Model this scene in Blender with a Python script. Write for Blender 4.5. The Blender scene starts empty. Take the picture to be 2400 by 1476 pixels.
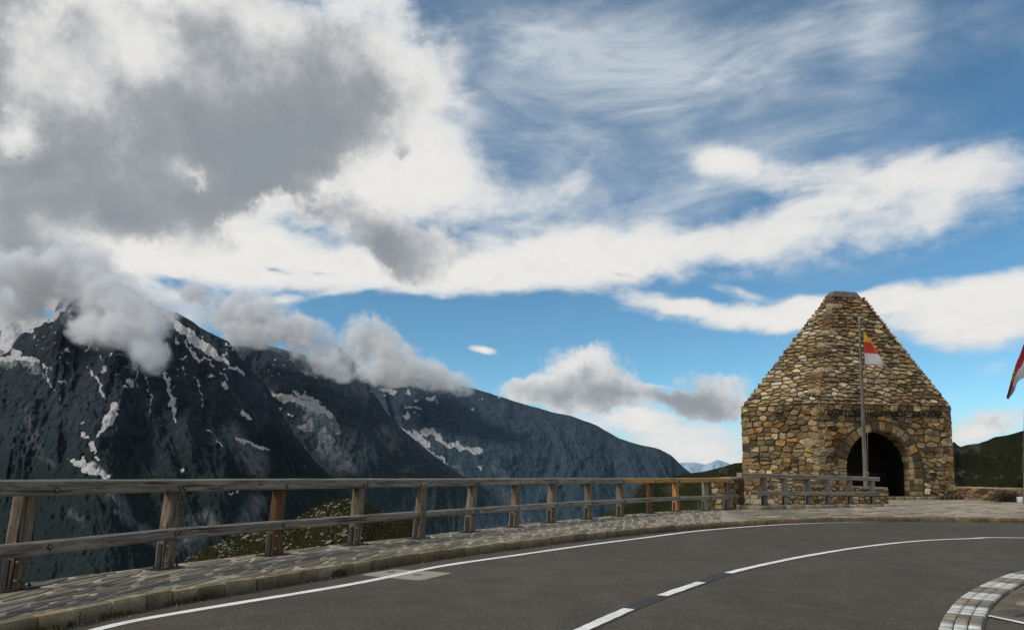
import bpy, bmesh, math, random
import numpy as np
from mathutils import Vector, Matrix

random.seed(7)
S = bpy.context.scene
COL = S.collection
PI = math.pi

# ------------------------------------------------------------------ camera
FPX, CX, HORIZON, CAMZ = 1700.0, 1200.0, 1118.0, 1.12
PITCH = math.radians(5.0)
PYC = HORIZON - FPX * math.tan(PITCH)
cam_d = bpy.data.cameras.new("camera")
cam = bpy.data.objects.new("camera", cam_d)
COL.objects.link(cam)
cam.location = (0, 0, CAMZ)
cam.rotation_euler = (PI / 2 + PITCH, 0, 0)
cam_d.sensor_width = 36.0
cam_d.lens = 36.0 * FPX / 2400.0
cam_d.shift_y = (PYC - 738.0) / 2400.0
cam_d.clip_start = 0.1
cam_d.clip_end = 200000.0
S.camera = cam
CP, SP = math.cos(PITCH), math.sin(PITCH)


def ray(px, py):
    a = (px - CX) / FPX
    b = -(py - PYC) / FPX
    return Vector((a, CP - b * SP, SP + b * CP))


def at(px, py, d):                 # the place d metres ahead seen at that pixel of the survey photo
    r = ray(px, py)
    return Vector((0, 0, CAMZ)) + r * (d / r.y)


def gnd(px, py, z=0.0):
    r = ray(px, py)
    return Vector((0, 0, CAMZ)) + r * ((z - CAMZ) / r.z)


def proj(x, y, z):
    zz = z - CAMZ
    dep = y * CP + zz * SP
    up = -y * SP + zz * CP
    return CX + FPX * x / dep, PYC - FPX * up / dep


# ------------------------------------------------------------------ noise (numpy)
_rs = np.random.RandomState(11)
_perm = _rs.permutation(512)
_perm = np.concatenate([_perm, _perm, _perm])
_grad = _rs.normal(size=(512, 3))
_grad /= np.linalg.norm(_grad, axis=1)[:, None]


def pnoise(x, y, z):
    x, y, z = np.broadcast_arrays(np.asarray(x, float), np.asarray(y, float), np.asarray(z, float))
    xi, yi, zi = np.floor(x).astype(int), np.floor(y).astype(int), np.floor(z).astype(int)
    xf, yf, zf = x - xi, y - yi, z - zi
    u, v, w = [t * t * t * (t * (t * 6 - 15) + 10) for t in (xf, yf, zf)]
    out = 0
    for dx in (0, 1):
        for dy in (0, 1):
            for dz in (0, 1):
                h = _perm[_perm[_perm[(xi + dx) % 512] + (yi + dy) % 512] + (zi + dz) % 512]
                g = _grad[h]
                d = g[..., 0] * (xf - dx) + g[..., 1] * (yf - dy) + g[..., 2] * (zf - dz)
                wt = (u if dx else 1 - u) * (v if dy else 1 - v) * (w if dz else 1 - w)
                out = out + d * wt
    return out * 1.5


def fbm(x, y, z, oct=5, gain=0.5, lac=2.03):
    a, s = 1.0, 0
    for i in range(oct):
        s = s + a * pnoise(x, y, z)
        x, y, z, a = x * lac + 7.1, y * lac + 3.7, z * lac + 1.3, a * gain
    return s


def ridged(x, y, z, oct=5, gain=0.5, lac=2.03):
    a, s, n = 1.0, 0, 0.0
    for i in range(oct):
        s = s + a * (1 - 2 * np.abs(pnoise(x, y, z)))
        n += a
        x, y, z, a = x * lac + 7.1, y * lac + 3.7, z * lac + 1.3, a * gain
    return s / n


# ------------------------------------------------------------------ objects
def link(o, parent=None):
    COL.objects.link(o)
    if parent is not None:
        o.parent = parent
    return o


def thing(name, label, cat, loc=(0, 0, 0), group=None):
    o = bpy.data.objects.new(name, None)
    o.empty_display_size = 0.2
    o.location = loc
    link(o)
    o["label"] = label
    o["category"] = cat
    if group:
        o["group"] = group
    return o


def tag(o, label, cat, group=None, kind=None):
    o["label"] = label
    o["category"] = cat
    if group:
        o["group"] = group
    if kind:
        o["kind"] = kind
    return o


def struct(o, label=None):
    o["kind"] = "structure"
    if label:
        o["label"] = label
    return o


class MB:
    def __init__(self):
        self.v, self.f, self.c, self.g = [], [], [], []

    def add(self, verts, faces, col=(1, 1, 1), gp=None):
        n = len(self.v)
        self.v.extend([tuple(p) for p in verts])
        self.f.extend([tuple(i + n for i in f) for f in faces])
        if len(col) and isinstance(col[0], (tuple, list)):
            self.c.extend(col)
        else:
            self.c.extend([tuple(col)] * len(verts))
        self.g.extend(gp if gp is not None else [tuple(p) for p in verts])

    def build(self, name, mat, parent=None, smooth=True):
        me = bpy.data.meshes.new(name)
        org = Vector((0, 0, 0))
        if parent is not None:
            q = parent
            while q is not None:
                org += Vector(q.location)
                q = q.parent
        vs = [(p[0] - org.x, p[1] - org.y, p[2] - org.z) for p in self.v] if org.length > 0 else self.v
        me.from_pydata(vs, [], self.f)
        a = me.attributes.new("Col", 'FLOAT_COLOR', 'POINT')
        a.data.foreach_set("color", np.array([(c[0], c[1], c[2], 1.0) for c in self.c], dtype=np.float32).ravel())
        g = me.attributes.new("gp", 'FLOAT_VECTOR', 'POINT')
        g.data.foreach_set("vector", np.array(self.g, dtype=np.float32).ravel())
        me.polygons.foreach_set("use_smooth", [smooth] * len(me.polygons))
        me.materials.append(mat)
        me.update()
        o = bpy.data.objects.new(name, me)
        return link(o, parent)


def grid_obj(name, P, mat, attrs=None, parent=None, smooth=True):
    """P: (n,m,3) array -> mesh"""
    n, m, _ = P.shape
    idx = np.arange(n * m).reshape(n, m)
    f = np.stack([idx[:-1, :-1], idx[1:, :-1], idx[1:, 1:], idx[:-1, 1:]], -1).reshape(-1, 4)
    me = bpy.data.meshes.new(name)
    me.vertices.add(n * m)
    me.vertices.foreach_set("co", P.reshape(-1).astype(np.float32))
    me.loops.add(f.size)
    me.loops.foreach_set("vertex_index", f.ravel().astype(np.int32))
    me.polygons.add(len(f))
    me.polygons.foreach_set("loop_start", np.arange(0, f.size, 4, dtype=np.int32))
    me.polygons.foreach_set("use_smooth", np.full(len(f), smooth))
    me.update(calc_edges=True)
    for k, a in (attrs or {}).items():
        if a.ndim == 3:
            t = me.attributes.new(k, 'FLOAT_COLOR', 'POINT')
            c = np.ones((n * m, 4), np.float32)
            c[:, :3] = a.reshape(-1, 3)
            t.data.foreach_set("color", c.ravel())
        else:
            t = me.attributes.new(k, 'FLOAT', 'POINT')
            t.data.foreach_set("value", a.ravel().astype(np.float32))
    me.materials.append(mat)
    o = bpy.data.objects.new(name, me)
    return link(o, parent)


# ------------------------------------------------------------------ node helper
class NT:
    def __init__(self, tree):
        self.t = tree
        tree.nodes.clear()

    def n(self, typ, **kw):
        nd = self.t.nodes.new(typ)
        ins = kw.pop('i', {})
        for k, v in kw.items():
            setattr(nd, k, v)
        for k, v in ins.items():
            self.put(nd, k, v)
        return nd

    def put(self, nd, k, v):
        s = nd.inputs[k]
        if isinstance(v, bpy.types.NodeSocket):
            self.t.links.new(v, s)
        elif isinstance(v, bpy.types.Node):
            self.t.links.new(v.outputs[0], s)
        else:
            if hasattr(s, 'default_value'):
                dv = s.default_value
                if hasattr(dv, '__len__') and not isinstance(v, (int, float)):
                    v = tuple(v)
                    if len(dv) == 4 and len(v) == 3:
                        v = v + (1.0,)
                s.default_value = v

    def math(self, op, a, b=0.0, c=0.0, clamp=False):
        return self.n('ShaderNodeMath', operation=op, use_clamp=clamp, i={0: a, 1: b, 2: c}).outputs[0]

    def vmath(self, op, a, b=(0, 0, 0)):
        nd = self.n('ShaderNodeVectorMath', operation=op, i={0: a, 1: b})
        return nd.outputs[0]

    def vscale(self, a, s):
        nd = self.n('ShaderNodeVectorMath', operation='SCALE', i={0: a})
        self.put(nd, 'Scale', s)
        return nd.outputs[0]

    def mixc(self, fac, a, b, blend='MIX'):
        nd = self.n('ShaderNodeMix', data_type='RGBA', blend_type=blend)
        self.put(nd, 0, fac)
        self.put(nd, 6, a)
        self.put(nd, 7, b)
        return nd.outputs[2]

    def noise(self, vec, scale, detail=4, rough=0.55, dist=0.0, dims='3D'):
        nd = self.n('ShaderNodeTexNoise', noise_dimensions=dims,
                    i={'Vector': vec, 'Scale': scale, 'Detail': detail, 'Roughness': rough, 'Distortion': dist})
        return nd.outputs['Fac']

    def ramp(self, fac, stops):
        nd = self.n('ShaderNodeValToRGB', i={0: fac})
        el = nd.color_ramp.elements
        while len(el) < len(stops):
            el.new(0.5)
        for e, (p, c) in zip(el, stops):
            e.position = p
            e.color = (c, c, c, 1) if isinstance(c, (int, float)) else tuple(c) + (1,)
        return nd.outputs[0]

    def smooth(self, x, a, b, lo=0.0, hi=1.0):
        nd = self.n('ShaderNodeMapRange', interpolation_type='SMOOTHSTEP',
                    i={'Value': x, 'From Min': a, 'From Max': b, 'To Min': lo, 'To Max': hi})
        return nd.outputs[0]

    def mapping(self, vec, scale=(1, 1, 1), loc=(0, 0, 0), rot=(0, 0, 0), typ='POINT'):
        return self.n('ShaderNodeMapping', vector_type=typ,
                      i={'Vector': vec, 'Location': loc, 'Rotation': rot, 'Scale': scale}).outputs[0]


def material(name, fn, rough=0.85):
    m = bpy.data.materials.new(name)
    m.use_nodes = True
    t = NT(m.node_tree)
    out = t.n('ShaderNodeOutputMaterial')
    b = t.n('ShaderNodeBsdfPrincipled', i={'Roughness': rough})
    if 'Specular IOR Level' in b.inputs:
        b.inputs['Specular IOR Level'].default_value = 0.25
    m.node_tree.links.new(b.outputs[0], out.inputs[0])
    fn(t, b)
    return m


def bump(t, b, h, strength=0.5, dist=0.02):
    nd = t.n('ShaderNodeBump', i={'Strength': strength, 'Distance': dist, 'Height': h})
    t.put(b, 'Normal', nd.outputs[0])


def attr(t, name, out='Color'):
    return t.n('ShaderNodeAttribute', attribute_name=name).outputs[out]


# ------------------------------------------------------------------ materials
def f_stone(t, b):
    g = t.n('ShaderNodeNewGeometry').outputs['Position']
    n1 = t.noise(g, 5.0, 6, 0.65)
    n2 = t.noise(g, 28.0, 5, 0.7)
    n3 = t.noise(g, 1.1, 3, 0.5)
    m = t.math('MULTIPLY', t.math('MULTIPLY_ADD', n1, 1.5, 0.25), t.math('MULTIPLY_ADD', n2, 0.9, 0.55))
    col = t.mixc(1.0, attr(t, "Col"), t.n('ShaderNodeCombineColor', i={0: m, 1: m, 2: m}).outputs[0], 'MULTIPLY')
    rust = t.smooth(n3, 0.52, 0.72, 0, 0.45)
    col = t.mixc(rust, col, t.mixc(1.0, col, (1.05, 0.72, 0.42), 'MULTIPLY'))
    lich = t.smooth(t.noise(g, 9.0, 5, 0.7), 0.62, 0.72, 0, 0.5)
    col = t.mixc(lich, col, (0.045, 0.037, 0.026))
    t.put(b, 'Base Color', col)
    h = t.math('ADD', t.math('MULTIPLY', n1, 1.0), t.math('MULTIPLY', n2, 0.45))
    bump(t, b, h, 1.0, 0.07)


M_STONE = material("stone", f_stone, 0.9)


def f_flag(t, b):
    g = t.n('ShaderNodeNewGeometry').outputs['Position']
    n1 = t.noise(g, 7.0, 6, 0.65)
    n2 = t.noise(t.mapping(g, (1, 1, 1), rot=(0, 0, 0.6)), 45.0, 4, 0.7)
    m = t.math('MULTIPLY', t.math('MULTIPLY_ADD', n1, 1.3, 0.35), t.math('MULTIPLY_ADD', n2, 1.2, 0.4))
    col = t.mixc(1.0, attr(t, "Col"), t.n('ShaderNodeCombineColor', i={0: m, 1: m, 2: m}).outputs[0], 'MULTIPLY')
    t.put(b, 'Base Color', col)
    bump(t, b, t.math('ADD', n1, t.math('MULTIPLY', n2, 0.6)), 0.5, 0.014)


M_FLAGST = material("flagstone", f_flag, 0.85)


def f_mortar(t, b):
    g = t.n('ShaderNodeNewGeometry').outputs['Position']
    n1 = t.noise(g, 3.0, 5, 0.6)
    n2 = t.noise(g, 40.0, 4, 0.7)
    m = t.math('MULTIPLY', t.math('MULTIPLY_ADD', n1, 1.0, 0.5), t.math('MULTIPLY_ADD', n2, 0.8, 0.6))
    col = t.mixc(1.0, attr(t, "Col"), t.n('ShaderNodeCombineColor', i={0: m, 1: m, 2: m}).outputs[0], 'MULTIPLY')
    t.put(b, 'Base Color', col)
    bump(t, b, t.math('ADD', n1, n2), 0.7, 0.03)


M_MORTAR = material("mortar", f_mortar, 0.95)


def f_asphalt(t, b):
    g = t.n('ShaderNodeNewGeometry').outputs['Position']
    fine = t.noise(g, 48.0, 5, 0.8)
    mid = t.noise(g, 2.2, 5, 0.6)
    big = t.noise(t.mapping(g, (0.5, 0.25, 1), rot=(0, 0, 0.7)), 0.8, 4, 0.55)
    base = t.mixc(t.smooth(mid, 0.3, 0.7), (0.078, 0.065, 0.046), (0.107, 0.090, 0.065))
    base = t.mixc(t.smooth(big, 0.4, 0.7, 0, 0.45), base, (0.062, 0.053, 0.040))
    vor = t.n('ShaderNodeTexVoronoi', feature='F1', i={'Vector': g, 'Scale': 30.0, 'Randomness': 1.0})
    speck = t.smooth(vor.outputs['Distance'], 0.12, 0.24, 1.0, 0.0)
    lum = t.n('ShaderNodeSeparateColor', i={0: vor.outputs['Color']}).outputs[0]
    pale = t.math('MULTIPLY', speck, t.smooth(lum, 0.70, 0.95))
    col = t.mixc(t.math('MULTIPLY', pale, 0.75), base, (0.42, 0.36, 0.28))
    dk = t.smooth(fine, 0.34, 0.62, 0.45, 1.25)
    col = t.mixc(1.0, col, t.n('ShaderNodeCombineColor', i={0: dk, 1: dk, 2: dk}).outputs[0], 'MULTIPLY')
    t.put(b, 'Base Color', col)
    bump(t, b, fine, 0.5, 0.006)


M_ASPH = material("asphalt", f_asphalt, 0.85)


def f_paint(t, b):
    g = t.n('ShaderNodeNewGeometry').outputs['Position']
    n = t.noise(g, 60.0, 4, 0.75)
    n2 = t.noise(g, 3.0, 5, 0.65)
    wear = t.math('MULTIPLY', t.smooth(n, 0.48, 0.66), t.smooth(n2, 0.40, 0.62))
    col = t.mixc(t.math('MULTIPLY', wear, 0.75), (0.88, 0.85, 0.80), (0.18, 0.165, 0.14))
    col = t.mixc(t.smooth(n2, 0.35, 0.7, 0.0, 0.20), col, (0.50, 0.48, 0.44))
    t.put(b, 'Base Color', col)
    bump(t, b, n, 0.3, 0.003)


M_PAINT = material("road_paint", f_paint, 0.7)


def flat(name, c, rough=0.8, nz=0.35, sc=12.0, metal=0.0):
    def fn(t, b):
        g = t.n('ShaderNodeNewGeometry').outputs['Position']
        n = t.noise(g, sc, 5, 0.65)
        m = t.math('MULTIPLY_ADD', n, 2 * nz, 1 - nz)
        t.put(b, 'Base Color', t.mixc(1.0, c, t.n('ShaderNodeCombineColor', i={0: m, 1: m, 2: m}).outputs[0], 'MULTIPLY'))
        t.put(b, 'Metallic', metal)
        bump(t, b, n, 0.3, 0.01)
    return material(name, fn, rough)


M_TAR = flat("tar", (0.052, 0.047, 0.041), 0.75)
M_STEEL = flat("dark_steel", (0.045, 0.042, 0.038), 0.55, 0.4, 20, 0.6)
M_BOLT = flat("galvanised_bolt", (0.17, 0.16, 0.145), 0.5, 0.4, 60, 0.5)
M_DARKWOOD = flat("dark_door_wood", (0.006, 0.005, 0.004), 0.8, 0.5, 9)
M_INTERIOR = flat("dark_interior", (0.010, 0.008, 0.006), 0.9, 0.4, 4)
M_LETTER = flat("dark_iron_letters", (0.012, 0.011, 0.010), 0.6, 0.3, 20)
M_ROPE = flat("rope", (0.20, 0.18, 0.15), 0.9)
M_CONCRETE = flat("concrete", (0.33, 0.28, 0.22), 0.9, 0.3, 14)
M_SLOT = flat("dark_slot", (0.03, 0.024, 0.018), 0.9)
M_WHITEBLOCK = flat("whitewashed_block", (0.55, 0.53, 0.50), 0.9)


def wood(name, c_lo, c_hi, crack=0.6, stain=(0.05, 0.04, 0.03)):
    def fn(t, b):
        g = attr(t, "gp", 'Vector')
        warp = t.noise(t.mapping(g, (1.2, 3, 3)), 1.0, 3, 0.5)
        gv = t.vmath('ADD', t.mapping(g, (0.55, 16, 16)), t.vscale(t.n('ShaderNodeCombineXYZ', i={0: 0, 1: warp, 2: warp}).outputs[0], 5.0))
        grain = t.noise(gv, 1.0, 5, 0.65, 0.3)
        fine = t.noise(t.mapping(g, (4, 90, 90)), 1.0, 3, 0.6)
        big = t.noise(t.mapping(g, (0.7, 1.4, 1.4)), 1.3, 4, 0.6)
        col = t.mixc(t.smooth(grain, 0.32, 0.66), c_lo, c_hi)
        k = t.math('MULTIPLY_ADD', fine, 0.9, 0.55)
        col = t.mixc(1.0, col, t.n('ShaderNodeCombineColor', i={0: k, 1: k, 2: k}).outputs[0], 'MULTIPLY')
        col = t.mixc(t.smooth(big, 0.48, 0.75, 0, 0.7), col, stain)
        cr = t.smooth(t.noise(t.mapping(g, (0.8, 26, 26), (3, 1, 2)), 1.0, 2, 0.4), 0.64, 0.69, 0, crack)
        col = t.mixc(cr, col, (0.012, 0.010, 0.008))
        vor = t.n('ShaderNodeTexVoronoi', i={'Vector': t.mapping(g, (1.6, 5, 5)), 'Scale': 1.0})
        knot = t.smooth(vor.outputs['Distance'], 0.05, 0.10, 0.75, 0.0)
        col = t.mixc(knot, col, (0.02, 0.014, 0.010))
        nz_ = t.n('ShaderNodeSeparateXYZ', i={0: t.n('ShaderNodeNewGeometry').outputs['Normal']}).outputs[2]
        col = t.mixc(t.smooth(nz_, .35, .8, 0, .75), col, (.35, .315, .27))  # upward faces painted paler: sky-lit top edges along with silvered weathering
        t.put(b, 'Base Color', col)
        h = t.math('SUBTRACT', t.math('ADD', grain, t.math('MULTIPLY', fine, 0.5)), t.math('MULTIPLY', cr, 2.0))
        bump(t, b, h, 0.8, 0.012)
    return material(name, fn, 0.8)


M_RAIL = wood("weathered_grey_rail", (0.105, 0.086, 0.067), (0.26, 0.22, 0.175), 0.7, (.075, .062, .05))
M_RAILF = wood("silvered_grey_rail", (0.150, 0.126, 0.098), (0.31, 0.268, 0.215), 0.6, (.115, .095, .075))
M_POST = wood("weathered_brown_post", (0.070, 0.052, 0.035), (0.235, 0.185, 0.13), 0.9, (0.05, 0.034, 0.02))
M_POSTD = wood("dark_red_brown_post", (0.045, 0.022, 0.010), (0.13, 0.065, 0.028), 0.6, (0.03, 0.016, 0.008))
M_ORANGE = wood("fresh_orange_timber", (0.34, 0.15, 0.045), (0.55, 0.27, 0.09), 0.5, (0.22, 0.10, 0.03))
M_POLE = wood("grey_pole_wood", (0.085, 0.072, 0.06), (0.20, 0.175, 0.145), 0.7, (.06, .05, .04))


def f_vcol(t, b):
    g = t.n('ShaderNodeNewGeometry').outputs['Position']
    n = t.noise(g, 9.0, 4, 0.6)
    m = t.math('MULTIPLY_ADD', n, 0.35, 0.82)
    t.put(b, 'Base Color', t.mixc(1.0, attr(t, "Col"), t.n('ShaderNodeCombineColor', i={0: m, 1: m, 2: m}).outputs[0], 'MULTIPLY'))


M_VCOL = material("leaf_green", f_vcol, 0.8)


def f_cloth(t, b):
    t.put(b, 'Base Color', attr(t, "Col"))
    g = attr(t, "gp", 'Vector')
    bump(t, b, t.noise(g, 60, 3, 0.6), 0.1, 0.01)
    m = b.id_data
    tr = t.n('ShaderNodeBsdfTranslucent', i={'Color': attr(t, "Col")})
    mx = t.n('ShaderNodeMixShader', i={0: 0.3, 1: b.outputs[0], 2: tr.outputs[0]})
    out = [n for n in m.nodes if n.type == 'OUTPUT_MATERIAL'][0]
    m.links.new(mx.outputs[0], out.inputs[0])


M_CLOTH = material("flag_cloth", f_cloth, 0.7)


# ------------------------------------------------------------------ stonework generator
def clip_poly(poly, nx, ny, c):
    """keep nx*x+ny*y <= c"""
    out = []
    n = len(poly)
    for i in range(n):
        p, q = poly[i], poly[(i + 1) % n]
        dp, dq = nx * p[0] + ny * p[1] - c, nx * q[0] + ny * q[1] - c
        if dp <= 0:
            out.append(p)
        if (dp < 0) != (dq < 0) and abs(dp - dq) > 1e-12:
            s = dp / (dp - dq)
            out.append((p[0] + s * (q[0] - p[0]), p[1] + s * (q[1] - p[1])))
    return out


def area2(p):
    return sum(p[i][0] * p[(i + 1) % len(p)][1] - p[(i + 1) % len(p)][0] * p[i][1] for i in range(len(p))) * 0.5


def row_seeds(x0, x1, y0, y1, hr, wr, rnd, jit=0.3):
    out = []
    y = y0
    while y < y1:
        h = rnd.uniform(*hr)
        x = x0 - rnd.uniform(0, wr[1])
        while x < x1:
            w = rnd.uniform(*wr)
            if rnd.random() < 0.16:
                out.append((x + w / 2, y + h * 0.25))
                out.append((x + w / 2 + rnd.uniform(-.3, .3) * w, y + h * 0.78))
            else:
                out.append((x + w / 2 + rnd.uniform(-1, 1) * jit * w * 0.5, y + h / 2 + rnd.uniform(-1, 1) * jit * h))
            x += w
        y += h
    return out


def cells(seeds, poly, aspect, gap, extra=None, margin=0.0):
    """Voronoi cells (x squeezed by aspect) clipped to a convex ccw poly."""
    sc = [(x / aspect, y) for x, y in seeds]
    pl = [(x / aspect, y) for x, y in poly]
    xs, ys = [p[0] for p in pl], [p[1] for p in pl]
    A = (max(xs) - min(xs)) * (max(ys) - min(ys))
    r = 2.6 * math.sqrt(max(A, 1e-6) / max(len(sc), 1))
    cellsz = r
    grid = {}
    for i, p in enumerate(sc):
        grid.setdefault((int(p[0] // cellsz), int(p[1] // cellsz)), []).append(i)
    res = []
    edges = []
    for i in range(len(pl)):
        p, q = pl[i], pl[(i + 1) % len(pl)]
        ex, ey = q[0] - p[0], q[1] - p[1]
        l = math.hypot(ex, ey)
        if l < 1e-9:
            continue
        nx, ny = ey / l, -ex / l
        edges.append((nx, ny, nx * p[0] + ny * p[1] - margin))
    for i, p in enumerate(sc):
        if any(nx * p[0] + ny * p[1] > c + r * .5 for nx, ny, c in edges):
            continue
        c = [(p[0] - r, p[1] - r), (p[0] + r, p[1] - r), (p[0] + r, p[1] + r), (p[0] - r, p[1] + r)]
        gx, gy = int(p[0] // cellsz), int(p[1] // cellsz)
        for ax in (-1, 0, 1):
            for ay in (-1, 0, 1):
                for j in grid.get((gx + ax, gy + ay), ()):
                    if j == i:
                        continue
                    q = sc[j]
                    dx, dy = q[0] - p[0], q[1] - p[1]
                    l = math.hypot(dx, dy)
                    if l < 1e-6 or l > 2 * r:
                        continue
                    nx, ny = dx / l, dy / l
                    c = clip_poly(c, nx, ny, nx * (p[0] + q[0]) / 2 + ny * (p[1] + q[1]) / 2 - gap / 2)
                    if len(c) < 3:
                        break
        for nx, ny, k in edges:
            if len(c) >= 3:
                c = clip_poly(c, nx, ny, k)
        if len(c) < 3:
            continue
        c = [(x * aspect, y) for x, y in c]
        if extra:
            c = extra(c, (p[0] * aspect, p[1]))
            if c is None or len(c) < 3:
                continue
        if area2(c) < 0.0025:
            continue
        res.append(c)
    return res


def emit_stone(mb, c, mp, h, col, rnd, tilt=0.0, sink=-0.03, rough=0.25, inset=0.80, cut=0.28):
    # corner cutting rounds the outline
    q = []
    n = len(c)
    for i in range(n):
        a, b = c[i], c[(i + 1) % n]
        q.append((a[0] + cut * (b[0] - a[0]), a[1] + cut * (b[1] - a[1])))
        q.append((b[0] - cut * (b[0] - a[0]), b[1] - cut * (b[1] - a[1])))
    n = len(q)
    cx, cy = sum(p[0] for p in q) / n, sum(p[1] for p in q) / n
    ys = [p[1] for p in q]
    y0, y1 = min(ys), max(ys)
    V, F = [], []

    def hh(y):
        return tilt * (y1 - y) / max(y1 - y0, 1e-3)
    jit = [1 + rnd.uniform(-.05, .03) for _ in q]
    for k, (s, hz) in enumerate(((1.0, None), (0.985, 0.45), (inset, 1.0))):
        for i, p in enumerate(q):
            x, y = cx + (p[0] - cx) * s * jit[i], cy + (p[1] - cy) * s * jit[i]
            if hz is None:
                V.append(mp(x, y, sink))
            else:
                V.append(mp(x, y, (h + hh(y)) * hz * (1 + rnd.uniform(-rough, rough) * (0.6 if k == 1 else 1.0))))
    V.append(mp(cx + rnd.uniform(-.1, .1) * (q[0][0] - cx), cy, (h + hh(cy)) * (1.0 + rnd.uniform(-.15, .25))))
    for k in (0, 1):
        for i in range(n):
            j = (i + 1) % n
            F.append((k * n + i, k * n + j, (k + 1) * n + j, (k + 1) * n + i))
    for i in range(n):
        F.append((2 * n + i, 2 * n + (i + 1) % n, 3 * n))
    mb.add(V, F, col)


def block(mb, center, ax, ay, az, col, rnd, rough=0.12, rnds=0.22):
    """one rough rounded block; ax, ay, az are half-extent vectors"""
    bm = bmesh.new()
    bmesh.ops.create_cube(bm, size=2.0)
    bmesh.ops.subdivide_edges(bm, edges=bm.edges[:], cuts=2, use_grid_fill=True)
    V = []
    for v in bm.verts:
        p = Vector(v.co)
        sph = p.normalized() * 1.25
        p = p.lerp(sph, rnds)
        p += Vector((rnd.uniform(-1, 1), rnd.uniform(-1, 1), rnd.uniform(-1, 1))) * rough
        V.append(Vector(center) + ax * p.x + ay * p.y + az * p.z)
    F = [tuple(v.index for v in f.verts) for f in bm.faces]
    bm.free()
    mb.add(V, F, col)


def vary(c, rnd, a=0.22, h=0.05):
    k = 1 + rnd.uniform(-a, a)
    return tuple(max(0.003, x * k * (1 + rnd.uniform(-h, h))) for x in c)


PAL_WALL = [(.31, .19, .075)] * 4 + [(.255, .175, .085)] * 7 + [(.17, .105, .042)] * 4 + [(.25, .195, .115)] * 4 + [(.085, .064, .038)] * 3 + [(.37, .28, .15)] * 3 + [(.46, .37, .22)] * 1
PAL_ROOF = [(.43, .34, .21)] * 5 + [(.335, .25, .135)] * 6 + [(.245, .18, .105)] * 5 + [(.28, .17, .072)] * 2 + [(.155, .11, .062)] * 3 + [(.54, .46, .32)] * 3
PAL_DARK = [(.14, .088, .045)] * 4 + [(.20, .128, .062)] * 4 + [(.08, .06, .038)] * 3 + [(.24, .18, .11)] * 2
PAL_THIN = [(.33, .23, .12)] * 4 + [(.25, .165, .08)] * 3 + [(.40, .32, .20)] * 3 + [(.15, .10, .055)] * 2
MORTAR_C = (.11, .09, .062)

# ------------------------------------------------------------------ path of the road edge, fence and lines
def smooth_path(pts, step=0.25):
    """Catmull-Rom through 2D points, resampled evenly"""
    P = [Vector((p[0], p[1])) for p in pts]
    P = [P[0] * 2 - P[1]] + P + [P[-1] * 2 - P[-2]]
    out = []
    for i in range(1, len(P) - 2):
        for k in range(24):
            t = k / 24
            a, b, c, d = P[i - 1], P[i], P[i + 1], P[i + 2]
            out.append(0.5 * ((2 * b) + (c - a) * t + (2 * a - 5 * b + 4 * c - d) * t * t + (-a + 3 * b - 3 * c + d) * t ** 3))
    out.append(P[-2])
    L = [0]
    for i in range(1, len(out)):
        L.append(L[-1] + (out[i] - out[i - 1]).length)
    n = max(2, int(L[-1] / step))
    xs = np.interp(np.linspace(0, L[-1], n + 1), L, [p.x for p in out])
    ys = np.interp(np.linspace(0, L[-1], n + 1), L, [p.y for p in out])
    # gentle smoothing against survey jitter
    for _ in range(6):
        xs[1:-1] = (xs[:-2] + 2 * xs[1:-1] + xs[2:]) / 4
        ys[1:-1] = (ys[:-2] + 2 * ys[1:-1] + ys[2:]) / 4
    return np.stack([xs, ys], 1)


def normals2(p):
    d = np.gradient(p, axis=0)
    d /= np.linalg.norm(d, axis=1)[:, None]
    return np.stack([-d[:, 1], d[:, 0]], 1), d       # left normal, tangent


def arclen(p):
    return np.concatenate([[0], np.cumsum(np.linalg.norm(np.diff(p, axis=0), axis=1))])


ROADZ = -0.13
kerb_px = [(0, 1462), (133, 1441), (233, 1415), (333, 1396), (500, 1371), (667, 1346), (800, 1325), (867, 1314), (1033, 1290),
           (1200, 1270), (1367, 1251), (1500, 1238), (1633, 1227.5), (1808, 1217.5), (1950, 1213), (2100, 1211), (2250, 1211.5), (2400, 1213)]
kerb_pts = [gnd(x, y, 0.0).to_2d() for x, y in kerb_px]
kerb_pts = [Vector((-5.6, -9)), Vector((-5.35, -3)), Vector((-4.85, 2.0))] + kerb_pts + [Vector((20.5, 19.6)), Vector((26, 17.0)), Vector((32, 12)), Vector((38, 3))]
KERB = smooth_path(kerb_pts, 0.2)
line_px = [(217, 1476), (333, 1451), (500, 1422), (667, 1395), (800, 1373), (900, 1354), (1033, 1326), (1200, 1302), (1367, 1278),
           (1500, 1261), (1633, 1244), (1750, 1234), (1867, 1227), (2000, 1223), (2155, 1221), (2280, 1221.5), (2400, 1222.6)]
line_pts = [gnd(x, y, ROADZ).to_2d() for x, y in line_px]
line_pts = [Vector((-4.4, -9)), Vector((-4.2, -2)), Vector((-3.7, 2.2))] + line_pts + [Vector((22.5, 17.4)), Vector((29, 12))]
LINE = smooth_path(line_pts, 0.2)
mid_px = [(1160, 1580), (1260, 1525), (1365, 1476), (1470, 1429), (1555, 1395), (1645, 1364), (1705, 1343.5), (1800, 1321), (1900, 1301), (2027, 1281),
          (2155, 1267.5), (2282, 1262), (2400, 1260.5)]
MID = smooth_path([gnd(x, y, ROADZ).to_2d() for x, y in mid_px] + [Vector((17.0, 13.6)), Vector((21.5, 10.8))], 0.1)


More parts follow.
